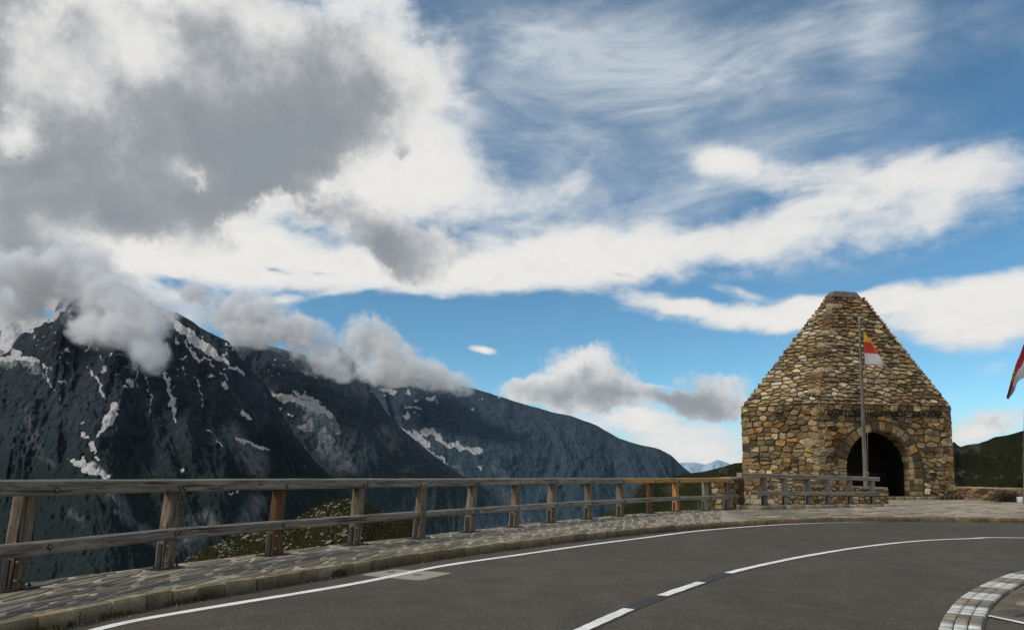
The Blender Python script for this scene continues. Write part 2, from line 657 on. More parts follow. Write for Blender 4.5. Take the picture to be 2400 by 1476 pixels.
def strip(path, w, z, name, mat, t0=None, t1=None, jitter=0.007):
    n, d = normals2(path)
    s = arclen(path)
    m = np.ones(len(s), bool)
    if t0 is not None:
        m &= s >= t0
    if t1 is not None:
        m &= s <= t1
    p, n = path[m], n[m]
    rs = np.random.RandomState(3)
    k = (w / 2 + rs.uniform(-jitter, jitter, len(p)))[:, None]
    a, b = p + n * k, p - n * k
    P = np.zeros((len(p), 2, 3))
    P[:, 0, :2], P[:, 1, :2] = b, a
    P[:, :, 2] = z
    return grid_obj(name, P, mat)


def s_of(path, px, py, z=ROADZ):
    q = np.array(gnd(px, py, z).to_2d())
    i = np.argmin(np.linalg.norm(path - q, axis=1))
    return arclen(path)[i]


# ------------------------------------------------------------------ ground: terrain sheet and road
me = bpy.data.meshes.new("terrain")
bm = bmesh.new()
NSEG = 96
rings = []
for R_, z_ in ((0.0, -900), (1500, -900), (6000, -905), (30000, -940), (150000, -1000)):
    if R_ == 0:
        rings.append([bm.verts.new((0, 0, z_))])
    else:
        rings.append([bm.verts.new((R_ * math.cos(2 * PI * i / NSEG), R_ * math.sin(2 * PI * i / NSEG), z_)) for i in range(NSEG)])
for i in range(NSEG):
    bm.faces.new((rings[0][0], rings[1][i], rings[1][(i + 1) % NSEG]))
    for k in range(1, len(rings) - 1):
        bm.faces.new((rings[k][i], rings[k + 1][i], rings[k + 1][(i + 1) % NSEG], rings[k][(i + 1) % NSEG]))
bm.to_mesh(me)
bm.free()


def f_valley(t, b):
    g = t.n('ShaderNodeNewGeometry').outputs['Position']
    n = t.noise(g, 0.0016, 7, 0.6)
    t.put(b, 'Base Color', t.mixc(t.smooth(n, 0.35, 0.65), (0.018, 0.026, 0.026), (0.032, 0.045, 0.040)))


M_VALLEY = material("valley_ground", f_valley, 0.95)
me.materials.append(M_VALLEY)
struct(link(bpy.data.objects.new("terrain", me)))

# road sheet: bounded by the kerb, running round the bend and back past the camera
kn, kd = normals2(KERB)
road_edge = KERB - kn * -0.02
me = bpy.data.meshes.new("road")
bm = bmesh.new()
ring = [bm.verts.new((p[0], p[1], ROADZ)) for p in road_edge] + [bm.verts.new(c + (ROADZ,)) for c in ((38.0, -12.0), (-5.6, -12.0))]
bm.faces.new(ring)
bmesh.ops.triangulate(bm, faces=bm.faces[:])
bm.normal_update()
for f in bm.faces:
    if f.normal.z < 0:
        f.normal_flip()
bm.to_mesh(me)
bm.free()
me.materials.append(M_ASPH)
struct(link(bpy.data.objects.new("road", me)))

struct(strip(LINE, 0.125, ROADZ + 0.004, "edge_line", M_PAINT))
sA0, sA1 = s_of(MID, 1270, 1520), s_of(MID, 1472, 1428)
sB0, sB1 = s_of(MID, 1557, 1395), s_of(MID, 1645, 1365)
sC0 = s_of(MID, 1705, 1343)
struct(strip(MID, 0.17, ROADZ + 0.004, "tar_seam", M_TAR, sA0, sC0 + 0.6, 0.012))
struct(strip(MID, 0.12, ROADZ + 0.008, "centre_line", M_PAINT, sA0, sA1))
struct(strip(MID, 0.12, ROADZ + 0.008, "centre_line", M_PAINT, sB0, sB1))
struct(strip(MID, 0.11, ROADZ + 0.008, "centre_line", M_PAINT, sC0, None))

# kerb of rough granite blocks
KS = arclen(KERB)
KLEN = KS[-1]


def on_path(path, S_, s, off=0.0):
    x, y = np.interp(s, S_, path[:, 0]), np.interp(s, S_, path[:, 1])
    e = 0.15
    x2, y2 = np.interp(s + e, S_, path[:, 0]), np.interp(s + e, S_, path[:, 1])
    x1, y1 = np.interp(s - e, S_, path[:, 0]), np.interp(s - e, S_, path[:, 1])
    d = Vector((x2 - x1, y2 - y1)).normalized()
    n = Vector((-d.y, d.x))
    return Vector((x + n.x * off, y + n.y * off)), d, n


rnd = random.Random(5)
mb = MB()
s = 0.3
while s < KLEN - 1:
    L = rnd.uniform(0.26, 0.44)
    p, d, n = on_path(KERB, KS, s + L / 2, 0.048)
    col = vary(rnd.choice([(.25, .19, .115), (.22, .17, .105), (.29, .225, .145), (.19, .145, .09)]), rnd, 0.10)
    zt = 0.008 + rnd.uniform(-.008, .008)
    hz = (zt - (ROADZ - 0.08)) / 2
    kstart = len(mb.v)
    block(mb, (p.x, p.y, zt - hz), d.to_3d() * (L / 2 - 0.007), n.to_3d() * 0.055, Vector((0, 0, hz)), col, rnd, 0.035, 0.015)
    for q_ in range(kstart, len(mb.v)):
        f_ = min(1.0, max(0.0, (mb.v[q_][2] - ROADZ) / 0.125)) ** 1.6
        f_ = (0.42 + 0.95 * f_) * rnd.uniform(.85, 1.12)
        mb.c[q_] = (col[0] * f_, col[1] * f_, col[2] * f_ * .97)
    s += L
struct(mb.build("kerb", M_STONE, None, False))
# mortar bed of the kerb
P = np.zeros((len(KERB), 3, 3))
P[:, 0, :2] = KERB + kn * 0.012
P[:, 1, :2] = KERB + kn * 0.03
P[:, 2, :2] = KERB + kn * 0.11
P[:, 0, 2], P[:, 1, 2], P[:, 2, 2] = ROADZ - 0.05, -0.008, -0.006
o = grid_obj("kerb_bed", P, M_MORTAR, {"Col": np.full(P.shape, 1.0) * np.array([.36, .30, .21])})
struct(o)

# ------------------------------------------------------------------ walkway, fence line
post_px = [(28, 1383), (385, 1333), (640, 1301), (830, 1277), (980, 1262), (1100, 1246.5), (1203, 1235), (1290, 1224.5), (1377, 1216.5),
           (1453, 1209.5), (1523, 1203), (1584, 1198.5), (1654, 1195.5), (1705, 1194)]
POSTS = [gnd(x, y, 0.0).to_2d() for x, y in post_px]
outer_pts = [Vector((-7.4, -9)), Vector((-7.0, -2)), Vector((-6.2, 3.0))]
for i, p in enumerate(POSTS):
    q0, q1 = POSTS[max(0, i - 1)], POSTS[min(len(POSTS) - 1, i + 1)]
    d = (q1 - q0).normalized()
    n = Vector((-d.y, d.x))
    outer_pts.append(p + n * 0.33)
outer_pts[-1] = POSTS[-1] + Vector((-0.1, 0.6))
OUTER = smooth_path(outer_pts, 0.2)
OS = arclen(OUTER)

# the terrace in front of the tower: everything behind the kerb from the pier on
TOWER_N = at(1922, 1100, 36.0).to_2d()
pier_p = gnd(1722, 1193, 0.0).to_2d()
FORE = []      # polygon of the forecourt (ccw), z=0


def kerb_after(s0, s1, off):
    out = []
    s_ = s0
    while s_ <= s1:
        out.append(on_path(KERB, KS, s_, off)[0])
        s_ += 0.5
    return out


s_split = s_of(KERB, 1700, 1223, 0.0)
ka = kerb_after(s_split, KLEN - 0.5, 0.10)

# mortar sheet: walkway strip between kerb and outer edge
NW = 220
us = np.linspace(0, 1, NW)
s_end_o = OS[-1]
P = np.zeros((NW, 6, 3))
for i, u in enumerate(us):
    a = on_path(KERB, KS, u * s_split, 0.095)[0]
    b = on_path(OUTER, OS, u * s_end_o)[0]
    for j in range(6):
        q = a.lerp(b, j / 5)
        P[i, j] = (q.x, q.y, 0.0)
walk_mortar = P.copy()
nz = fbm(P[..., 0] * 1.3, P[..., 1] * 1.3, 0.5, 4) * 0.012
P[..., 2] = -0.003 + nz * .5
edge_j = fbm(P[:, 5, 0] * 2.5, P[:, 5, 1] * 2.5, 2.2, 4) * 0.10
P[:, 5, 0] += edge_j
P[:, 5, 1] += edge_j * 0.4
o = grid_obj("walkway", P[:, ::-1], M_MORTAR, {"Col": np.full(P.shape, 1.0) * np.array([.44, .37, .275])})
struct(o)
# walkway drop: rough stone retaining face below the outer edge
Q = np.zeros((NW, 5, 3))
for j, (dz, off) in enumerate(((0.0, 0.0), (-0.25, 0.06), (-0.9, 0.12), (-2.2, 0.5), (-9, 7.0))):
    for i in range(NW):
        b0 = Vector(P[i, 5, :2])
        a0 = Vector(P[i, 0, :2])
        dr = (b0 - a0).normalized()
        q = b0 + dr * off
        Q[i, j] = (q.x, q.y, P[i, 5, 2] + dz)
o = grid_obj("retaining_edge", Q, M_MORTAR, {"Col": np.full(Q.shape, 1.0) * np.array([.17, .15, .115])})
struct(o)

# flagstones of the walkway: laid in (s,t) along the strip
wl = arclen(np.array([(walk_mortar[i, 2, 0], walk_mortar[i, 2, 1]) for i in range(NW)]))


def walk_map(s_, t_, h):
    i = np.interp(s_, wl, np.arange(NW))
    i0 = int(min(max(math.floor(i), 0), NW - 2))
    f = i - i0
    a = walk_mortar[i0, 0] * (1 - f) + walk_mortar[i0 + 1, 0] * f
    b = walk_mortar[i0, 5] * (1 - f) + walk_mortar[i0 + 1, 5] * f
    wdt = np.linalg.norm(b - a)
    q = a + (b - a) * min(max(t_ / 1.6, 0.0), 1.02)
    return (q[0], q[1], h)


rnd = random.Random(21)
mb = MB()
PAL_FLAG = [(.185, .160, .120)] * 5 + [(.22, .188, .138)] * 4 + [(.26, .215, .152)] * 3 + [(.15, .13, .10)] * 3 + [(.24, .20, .145)]
seeds = row_seeds(0, wl[-1], 0.0, 1.6, (0.23, 0.38), (0.26, 0.52), rnd, 0.42)
poly = [(0, 0.03), (wl[-1], 0.03), (wl[-1], 1.58), (0, 1.58)]
for c in cells(seeds, poly, 1.15, 0.062):
    emit_stone(mb, c, walk_map, 0.006 + rnd.uniform(-.002, .003), vary(rnd.choice(PAL_FLAG), rnd, .2), rnd, 0, -0.03, 0.15, 0.97, 0.13)
struct(mb.build("walkway_paving", M_FLAGST, None, False))

# forecourt: sheet + paving slabs
Nn = Vector((TOWER_N.x, TOWER_N.y))
fore_poly = ka[::-1] + [POSTS[-1] + Vector((-0.1, 0.55)), Vector((9.75, 31)), Vector((13.5, 45)), Vector((34, 52)), Vector((44, 36)), Vector((44, 3))]
me = bpy.data.meshes.new("forecourt")
bm = bmesh.new()
f = bm.faces.new([bm.verts.new((p[0], p[1], -0.004)) for p in fore_poly])
bmesh.ops.triangulate(bm, faces=bm.faces[:])
for f in bm.faces:
    f.normal_update()
    if f.normal.z < 0:
        f.normal_flip()
bm.to_mesh(me)
bm.free()
a = me.attributes.new("Col", 'FLOAT_COLOR', 'POINT')
a.data.foreach_set("color", np.tile(np.array([.36, .30, .225, 1], np.float32), len(me.vertices)))
me.materials.append(M_MORTAR)
struct(link(bpy.data.objects.new("forecourt", me)))
# side drop of the terrace
edge = [POSTS[-1] + Vector((-0.1, 0.55)), Vector((9.75, 31)), Vector((13.5, 45)), Vector((34, 52)), Vector((44, 36)), Vector((44, 3))]
mb = MB()
for i in range(len(edge) - 1):
    a, b = edge[i], edge[i + 1]
    dn = Vector((-(b - a).y, (b - a).x)).normalized()
    V = [(a.x, a.y, -.004), (b.x, b.y, -.004), (b.x + dn.x * .3, b.y + dn.y * .3, -2), (a.x + dn.x * .3, a.y + dn.y * .3, -2),
         (b.x + dn.x * 9, b.y + dn.y * 9, -10), (a.x + dn.x * 9, a.y + dn.y * 9, -10)]
    mb.add(V, [(0, 1, 2, 3), (3, 2, 4, 5)], (.15, .13, .10))
struct(mb.build("terrace_edge", M_MORTAR, smooth=False))

rnd = random.Random(33)
mb = MB()
PAL_FORE = [(.36, .295, .21)] * 4 + [(.30, .25, .185)] * 4 + [(.235, .21, .175)] * 3 + [(.42, .34, .24)] * 2 + [(.19, .17, .145)] * 2


def inside(p, poly):
    c = False
    n = len(poly)
    for i in range(n):
        a, b = poly[i], poly[(i + 1) % n]
        if (a[1] > p[1]) != (b[1] > p[1]) and p[0] < (b[0] - a[0]) * (p[1] - a[1]) / (b[1] - a[1]) + a[0]:
            c = not c
    return c


seeds = row_seeds(4.5, 27, 17, 38.5, (0.28, 0.46), (0.35, 0.8), rnd, 0.4)
for c in cells(seeds, [(4.5, 17), (27, 17), (27, 38.5), (4.5, 38.5)], 1.2, 0.055):
    if all(inside(p, fore_poly) for p in c):
        cxm = sum(p[0] for p in c) / len(c)
        k = min(1, max(0, (cxm - 9.5) / 4.5))
        base = rnd.choice(PAL_FORE) if rnd.random() < 0.25 + 0.75 * k else rnd.choice(PAL_FLAG)
        emit_stone(mb, c, lambda x, y, h: (x, y, h), 0.007, vary(base, rnd, .2), rnd, 0, -0.03, 0.12, 0.97, 0.13)
struct(mb.build("forecourt_paving", M_FLAGST, None, False))

# ------------------------------------------------------------------ inner apron at lower right with striped setts
ap_px = [(2160, 1640), (2185, 1540), (2198, 1476), (2216, 1439), (2257, 1396), (2333, 1357), (2400, 1337)]
APR = smooth_path([gnd(x, y, ROADZ + 0.02).to_2d() for x, y in ap_px] + [gnd(2520, 1312, ROADZ + 0.02).to_2d(), gnd(2700, 1298, ROADZ + .02).to_2d()], 0.05)
AS = arclen(APR)
rnd = random.Random(8)
mb = MB()
pw = MB()
BW = 0.30
s = 0.0
blk, nxt = 0, 0.5
white = False
sw = s_of(APR, 2240, 1420, ROADZ + 0.02)
s = sw - 5 * 0.52
k = 0
while s < AS[-1] - 0.3:
    L = 0.52
    if s > 0.05:
        for r_ in range(3):
            nst = 3
            for q in range(nst):
                s0 = s + L * q / nst
                p, d, n = on_path(APR, AS, s0 + L / nst / 2, -(r_ + 0.5) * BW / 3)
                wht = (k % 2 == 0)
                col = vary((.58, .56, .51) if wht else rnd.choice([(.25, .215, .165), (.21, .185, .15), (.29, .24, .175)]), rnd, .10 if wht else .2)
                block(pw, (p.x, p.y, ROADZ - 0.012), d.to_3d() * (L / nst / 2 - 0.004), n.to_3d() * (BW / 6 - 0.006), Vector((0, 0, 0.045)), col, rnd, 0.03, 0.06)
    s += L
    k += 1
struct(pw.build("sett_band", M_FLAGST))
an, ad = normals2(APR)
P = np.zeros((len(APR), 2, 3))
P[:, 0, :2], P[:, 1, :2] = APR - an * 0.005, APR - an * (BW + 0.01)
P[:, :, 2] = ROADZ + 0.012
o = grid_obj("sett_bed", P[:, ::-1], M_MORTAR, {"Col": np.full(P.shape, 1.0) * np.array([.16, .14, .11])})
struct(o)
# rough paving inside the band
inner = [on_path(APR, AS, q, -BW - 0.02)[0] for q in np.linspace(sw + 0.12, AS[-1] - .4, 40)]
tipA = gnd(2283, 1436, ROADZ + .02).to_2d()
tipB = gnd(2440, 1458, ROADZ + .02).to_2d()
ipoly = [Vector(tipA)] + [v for v in inner] + [Vector((inner[-1].x + 3, inner[-1].y - 2)), Vector(tipB) + Vector((4.0, -.6)), Vector(tipB)]
me = bpy.data.meshes.new("apron_bed")
bm = bmesh.new()
f = bm.faces.new([bm.verts.new((p[0], p[1], ROADZ + 0.006)) for p in ipoly])
bmesh.ops.triangulate(bm, faces=bm.faces[:])
for f in bm.faces:
    f.normal_update()
    if f.normal.z < 0:
        f.normal_flip()
bm.to_mesh(me)
bm.free()
a = me.attributes.new("Col", 'FLOAT_COLOR', 'POINT')
a.data.foreach_set("color", np.tile(np.array([.16, .135, .10, 1], np.float32), len(me.vertices)))
me.materials.append(M_MORTAR)
struct(link(bpy.data.objects.new("apron_bed", me)))
mb = MB()
bx = [p[0] for p in ipoly]
by = [p[1] for p in ipoly]
seeds = row_seeds(min(bx), max(bx), min(by), max(by), (0.12, 0.2), (0.22, 0.5), rnd, 0.4)
for c in cells(seeds, [(min(bx), min(by)), (max(bx), min(by)), (max(bx), max(by)), (min(bx), max(by))], 1.4, 0.018):
    if sum(inside(p, ipoly) for p in c) >= len(c) - 1:
        emit_stone(mb, c, lambda x, y, h: (x, y, ROADZ + 0.01 + h), 0.022, vary(rnd.choice([(.165, .135, .095), (.13, .11, .085), (.20, .165, .115), (.105, .092, .075)]), rnd, .2), rnd, 0, -0.02, 0.25, 0.85, 0.22)
struct(mb.build("apron_paving", M_FLAGST))
la = [gnd(x, y, ROADZ).to_2d() for x, y in ((2279, 1437), (2340, 1449), (2400, 1462), (2480, 1480), (2600, 1508))]
struct(strip(smooth_path(la, 0.1), 0.055, ROADZ + 0.012, "bay_line", M_PAINT))

# ------------------------------------------------------------------ drain cover
dc = [gnd(x, y, ROADZ) for x, y in ((842, 1346), (925, 1333), (1060, 1342), (985, 1360))]
dct = thing("drain_cover", "pale concrete drain cover slab under the white edge line by the kerb", "drain cover",
            (sum(p.x for p in dc) / 4, sum(p.y for p in dc) / 4, ROADZ))
mb = MB()
C = sum((Vector(p) for p in dc), Vector()) / 4
# cut the rim wavy
rim, rimt = [], []
for i in range(4):
    for k in range(8):
        p = Vector(dc[i]).lerp(Vector(dc[(i + 1) % 4]), k / 8)
        j = 1 + random.uniform(-.02, .02)
        if k == 0:
            j -= 0.05
        rim.append(C + (p - C) * j)
V = [(p.x, p.y, ROADZ - .01) for p in rim] + [(p.x, p.y, ROADZ + .0025) for p in rim] + [(C.x, C.y, ROADZ + .0025)]
n = len(rim)
F = [(i, (i + 1) % n, n + (i + 1) % n, n + i) for i in range(n)] + [(n + i, n + (i + 1) % n, 2 * n) for i in range(n)]
mb.add(V, F)
mb.build("slab", M_CONCRETE, dct, smooth=False)
for (x, y) in ((917, 1340), (979, 1347)):
    mb = MB()
    q = gnd(x, y, ROADZ)
    d = Vector((1, .28, 0)).normalized() * 0.055
    nn = Vector((-d.y, d.x, 0)).normalized() * 0.03
    mb.add([q - d - nn + Vector((0, 0, .0065)), q + d - nn + Vector((0, 0, .0065)), q + d + nn + Vector((0, 0, .0065)), q - d + nn + Vector((0, 0, .0065))], [(0, 1, 2, 3)])
    mb.build("lifting_slot", M_SLOT, dct)

# ------------------------------------------------------------------ timber helpers
def beam(mb, a, b, w, h, side, nseg=6, wob=0.004, rnd=random, cham=0.012, grain=None):
    """chamfered beam from a to b; side = unit vector for width; gp along/across for the grain"""
    a, b = Vector(a), Vector(b)
    d = (b - a).normalized()
    sd = (side - d * side.dot(d)).normalized()
    up = sd.cross(d)
    if up.z < 0:
        up = -up
    L = (b - a).length
    c = cham
    prof = [(-w / 2 + c, -h / 2), (w / 2 - c, -h / 2), (w / 2, -h / 2 + c), (w / 2, h / 2 - c), (w / 2 - c, h / 2), (-w / 2 + c, h / 2), (-w / 2, h / 2 - c), (-w / 2, -h / 2 + c)]
    V, G, F = [], [], []
    off = rnd.uniform(0, 90)
    for i in range(nseg + 1):
        t = i / nseg
        wx, wy = rnd.uniform(-wob, wob), rnd.uniform(-wob, wob)
        for (x, y) in prof:
            V.append(a + d * (L * t) + sd * (x + wx) + up * (y + wy))
            G.append((off + L * t, x + off * .37, y + off * .71))
    m = len(prof)
    for i in range(nseg):
        for j in range(m):
            k = (j + 1) % m
            F.append((i * m + j, i * m + k, (i + 1) * m + k, (i + 1) * m + j))
    F.append(tuple(range(m))[::-1])
    F.append(tuple(nseg * m + j for j in range(m)))
    mb.add(V, F, (1, 1, 1), G)


def disc(mb, c, nrm, r, h, seg=10):
    nrm = Vector(nrm).normalized()
    u = nrm.orthogonal().normalized()
    v = nrm.cross(u)
    V = []
    for k, (rr, hh) in enumerate(((r, 0), (r, h * .6), (r * .6, h))):
        for i in range(seg):
            an = 2 * PI * i / seg
            V.append(Vector(c) + (u * math.cos(an) + v * math.sin(an)) * rr + nrm * hh)
    F = []
    for k in range(2):
        for i in range(seg):
            j = (i + 1) % seg
            F.append((k * seg + i, k * seg + j, (k + 1) * seg + j, (k + 1) * seg + i))
    F.append(tuple(2 * seg + i for i in range(seg)))
    mb.add(V, F)


def make_post(parent, base, h, d, mat, rnd, lean, w=0.155, detail=True, label=None):
    """rounded split post at base (2D); d = fence direction, road side is to the right of d"""
    nr = Vector((d.y, -d.x))           # toward the road
    mb = MB()
    prof = []
    for k in range(20):
        an = 2 * PI * k / 20 + PI / 20
        cx_, sx_ = math.cos(an), math.sin(an)
        q = (abs(cx_) ** 4.5 + abs(sx_) ** 4.5) ** (-1 / 4.5)
        prof.append((cx_ * q, sx_ * q))
    off = rnd.uniform(0, 90)
    V, G, F = [], [], []
    NS = 12
    ph = rnd.uniform(0, 6)
    for i in range(NS + 1):
        t = i / NS
        z = base_z(base) + 0.012 + (h - 0.012) * t
        k = 0.5 * w * (1.06 - 0.20 * max(0, t - .35) + 0.05 * math.sin(t * 5 + ph))
        for j, (x, y) in enumerate(prof):
            r_ = k * (1 + rnd.uniform(-.025, .025))
            if j in (4, 5):
                r_ *= 0.90          # long drying check down one side
            p = base + d * (x * r_) + nr * (y * r_ * 1.05) + lean * (h * t)
            V.append((p.x, p.y, z))
            G.append((off + h * t, x * .1 + off * .3, y * .1 + off * .7))
    m = len(prof)
    for i in range(NS):
        for j in range(m):
            q = (j + 1) % m
            F.append((i * m + j, i * m + q, (i + 1) * m + q, (i + 1) * m + j))
    F.append(tuple(NS * m + j for j in range(m)))
    mb.add(V, F, (1, 1, 1), G)
    po = mb.build("post", mat, parent)
    if label:
        po["label"] = label
    if detail:
        mb = MB()
        z0 = base_z(base) + 0.014
        for (ca, cb, cz, la_, lb_, lz) in ((0, 0.0, z0 + .004, .20, .14, .006),):
            V = []
            for dz in (-lz, lz):
                for (x, y) in ((-la_, -lb_), (la_, -lb_), (la_, lb_), (-la_, lb_)):
                    p = base + d * x + nr * y
                    V.append((p.x, p.y, cz + dz))
            mb.add(V, [(0, 3, 2, 1), (4, 5, 6, 7), (0, 1, 5, 4), (1, 2, 6, 5), (2, 3, 7, 6), (3, 0, 4, 7)])
        # steel cheek strap on the left face
        for sx in (-1,):
            V = []
            for dz, dd in ((0.02, 0), (0.30, 0.30)):
                for (x, y) in ((-w / 2 * 1.09 - .012, -.035), (-w / 2 * 1.0, -.035), (-w / 2 * 1.0, .035), (-w / 2 * 1.09 - .012, .035)):
                    p = base + d * x + nr * y + lean * dd
                    V.append((p.x, p.y, z0 + dz))
            mb.add(V, [(0, 3, 2, 1), (4, 5, 6, 7), (0, 1, 5, 4), (1, 2, 6, 5), (2, 3, 7, 6), (3, 0, 4, 7)])
        mb.build("base_plate", M_STEEL, po, smooth=False)
        for sgn in (-1, 1):
            mb = MB()
            p = base + d * (0.165 * sgn) + nr * 0.02
            disc(mb, (p.x, p.y, z0 + .008), (0, 0, 1), 0.020, 0.022, 6)
            disc(mb, (p.x, p.y, z0 + .030), (0, 0, 1), 0.010, 0.022, 8)
            mb.build("anchor_nut", M_STEEL, po)
        for zz in (0.09, 0.27):
            for x in (-0.045, 0.030):
                mb = MB()
                p = base + d * (x - .012) + nr * (w / 2 * 1.10) + lean * zz
                disc(mb, (p.x, p.y, z0 + zz), nr.to_3d(), 0.019, 0.014, 10)
                disc(mb, Vector((p.x, p.y, z0 + zz)) + nr.to_3d() * .014, nr.to_3d(), 0.011, 0.010, 6)
                mb.build("bolt", M_BOLT, po)
    return po


def base_z(p):
    return 0.0


# ------------------------------------------------------------------ roadside fence
rnd = random.Random(77)
fence = thing("wooden_fence", "long weathered timber guard fence along the walkway edge, partly renewed in orange timber", "fence",
              (POSTS[4].x, POSTS[4].y, 0))
TOPZ = 1.10
FP = [Vector((-5.45, 5.15))] + POSTS     # one more post outside the frame
dirs = []
for i, p in enumerate(FP):
    q0, q1 = FP[max(0, i - 1)], FP[min(len(FP) - 1, i + 1)]
    dirs.append((q1 - q0).normalized())
leans = []
for i in range(len(FP)):
    k = 0.075 if i < 8 else max(0, 0.075 - (i - 7) * 0.017)
    leans.append(dirs[i] * k * 0.55 + Vector((dirs[i].y, -dirs[i].x)) * k * 0.75)
fence_posts = []
for i, p in enumerate(FP):
    mat, lab = M_POST, None
    if i == 3:
        mat, lab = M_POSTD, "dark red brown post"
    if i in (11,):
        mat, lab = M_POSTD, None
    if i == 12:
        mat, lab = M_ORANGE, "fresh orange post"
    if i in (13,):
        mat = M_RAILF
    make_post(fence, p, 1.02, dirs[i], mat, rnd, leans[i], 0.165 if i < 6 else 0.175, True, lab)


def rail_pt(i, z, off):
    nr = Vector((dirs[i].y, -dirs[i].x))
    q = FP[i] + leans[i] * z + nr * off
    return Vector((q.x, q.y, z))


W2 = 0.165 / 2
joints = [(0, 2), (2, 4), (4, 6), (6, 8), (8, 10), (10, 12), (12, 14)]
jdots = 0
for kk, (i0, i1) in enumerate(joints):
    for lvl, (zc, hgt, nm) in enumerate(((TOPZ - .078, .156, "top_rail"), (0.435, .135, "lower_rail"))):
        mb = MB()
        offr = W2 + 0.028 if lvl == 0 else W2 + 0.032
        thick = 0.10 if lvl == 0 else 0.075
        pts = [rail_pt(i, zc, offr if lvl else 0.02) for i in (i0, (i0 + i1) // 2, i1)]
        if kk == 0:
            pts[0] = pts[0] + (pts[0] - pts[1]) * 1.2
        if kk == 6:
            pts[2] = pts[2] + (pts[2] - pts[1]).normalized() * 0.12
        thick = 0.235 if lvl == 0 else 0.075
        # bend the beam slightly through the middle post: two halves of one mesh
        sd = Vector((dirs[i0].y, -dirs[i0].x, 0))
        A, B = pts[0], pts[2]
        dd = (B - A).normalized()
        beam(mb, A + dd * 0.004, B - dd * 0.004, thick, hgt, sd, 10, 0.003, rnd, 0.02)
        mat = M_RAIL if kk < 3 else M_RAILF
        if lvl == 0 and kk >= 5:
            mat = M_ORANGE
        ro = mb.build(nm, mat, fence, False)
        if lvl == 0 and kk >= 5:
            ro["label"] = "fresh orange top rail"
        # bolts at every post crossing
        for i in (i0, (i0 + i1) // 2, i1):
            if kk == 0 and i == 0:
                continue
            sgns = (0,) if i == (i0 + i1) // 2 else ((1,) if i == i0 else (-1,))
            for sg in sgns:
                t_ = ((rail_pt(i, zc, 0) - A).dot(dd))
                q = A + dd * (t_ + sg * 0.05)
                outn = Vector((dd.y, -dd.x, 0)).normalized()
                q = q + outn * (thick / 2 + .0005) + Vector((0, 0, -0.03 if lvl == 0 else 0))
                mb = MB()
                disc(mb, q, outn, 0.032, 0.004, 14)
                bo = mb.build("bolt", M_STEEL, ro)
                mb = MB()
                disc(mb, q + outn * .0045, outn, 0.017, 0.010, 8)
                bo.data.materials.append(M_BOLT)
                nf0 = len(bo.data.polygons)
                bm = bmesh.new()
                bm.from_mesh(bo.data)
                base_org = Vector(fence.location)
                vv = [bm.verts.new(Vector(p_) - base_org) for p_ in mb.v]
                for f_ in mb.f:
                    fc_ = bm.faces.new([vv[i_] for i_ in f_])
                    fc_.material_index = 1
                bm.to_mesh(bo.data)
                bm.free()

# ------------------------------------------------------------------ tower
rnd = random.Random(101)
Nv = at(1922, 1100, 36.0).to_2d()
Rv = at(2231, 1100, 37.4).to_2d()
Lv = at(1745, 1100, 38.2).to_2d()
WALLZ = 1.12 + 172 * 36 / 1700
CAPZ0, CAPZ1 = 10.35, 10.62
BRv = Rv + Vector((0.9, 5.6))
BLv = Lv + Vector((2.6, 6.3))
PLAN = [Nv, Rv, BRv, BLv, Lv]                     # ccw seen from above
ctr = Vector((0, 0))
capd = 39.0
CAPP = [at(1953, 700, 38.3), at(2014, 700, 38.7), at(2013, 700, 40.3), at(1957, 700, 40.3), at(1937, 700, 38.75)]
CAPZ0 = CAMZ + (HORIZON - 697) * 38.4 / FPX * 1.0
# solve for z of the cap bottom as seen at y=697 on the near edge
CAPZ0 = at(1953, 697, 38.3).z
CAPZ1 = at(1953, 685, 38.4).z
CAP = [Vector((p.x, p.y)) for p in CAPP]
tower = thing("stone_tower", "rubble stone memorial tower with steep pyramid roof and dark arched doorway", "tower", (Nv.x, Nv.y, 0))

WALL_BATTER = 0.012
wall_b, wall_s, roof_b = MB(), MB(), MB()


def quad_map(A0, B0, A1, B1, z0, z1):
    """(u in metres along bottom, v = height fraction*height) -> 3D, h along outward normal"""
    A0, B0, A1, B1 = [Vector(p) for p in (A0, B0, A1, B1)]
    w = (B0 - A0).length
    P0, P1 = Vector((A0.x, A0.y, z0)), Vector((B0.x, B0.y, z0))
    Q0, Q1 = Vector((A1.x, A1.y, z1)), Vector((B1.x, B1.y, z1))
    nrm = (P1 - P0).cross(Q0 - P0).normalized()
    slant = ((Q0 + Q1) / 2 - (P0 + P1) / 2).length

    def mp(u, v, h):
        t = v / slant
        a, b = P0.lerp(Q0, t), P1.lerp(Q1, t)
        # u measured in bottom-width units: keep true lengths by locating along the row
        wt = (b - a).length
        # row coordinate: centre aligned
        ca = P0 + (P1 - P0) * 0.5
        x = u / w
        q = a.lerp(b, x)
        return q + nrm * h
    return mp, w, slant, nrm


# arch on the N-R face
mpF, WF, HF, nF = quad_map(Nv, Rv, Nv, Rv, 0.0, WALLZ)


def face_u(px):
    r = ray(px, 1100)
    # intersect ray ground track with line Nv-Rv
    d = Rv - Nv
    den = r.x * d.y - r.y * d.x
    t = (Nv.x * d.y - Nv.y * d.x) / den
    p = Vector((r.x * t, r.y * t))
    return (p - Nv).dot(d.normalized())


uL, uR = face_u(1984), face_u(2143)
AC = (uL + uR) / 2
AR = (uR - uL) / 2
SILL = 0.16
ZTOP = at(2062, 1009, 36.7).z
ASP = ZTOP - AR
RING = 0.52


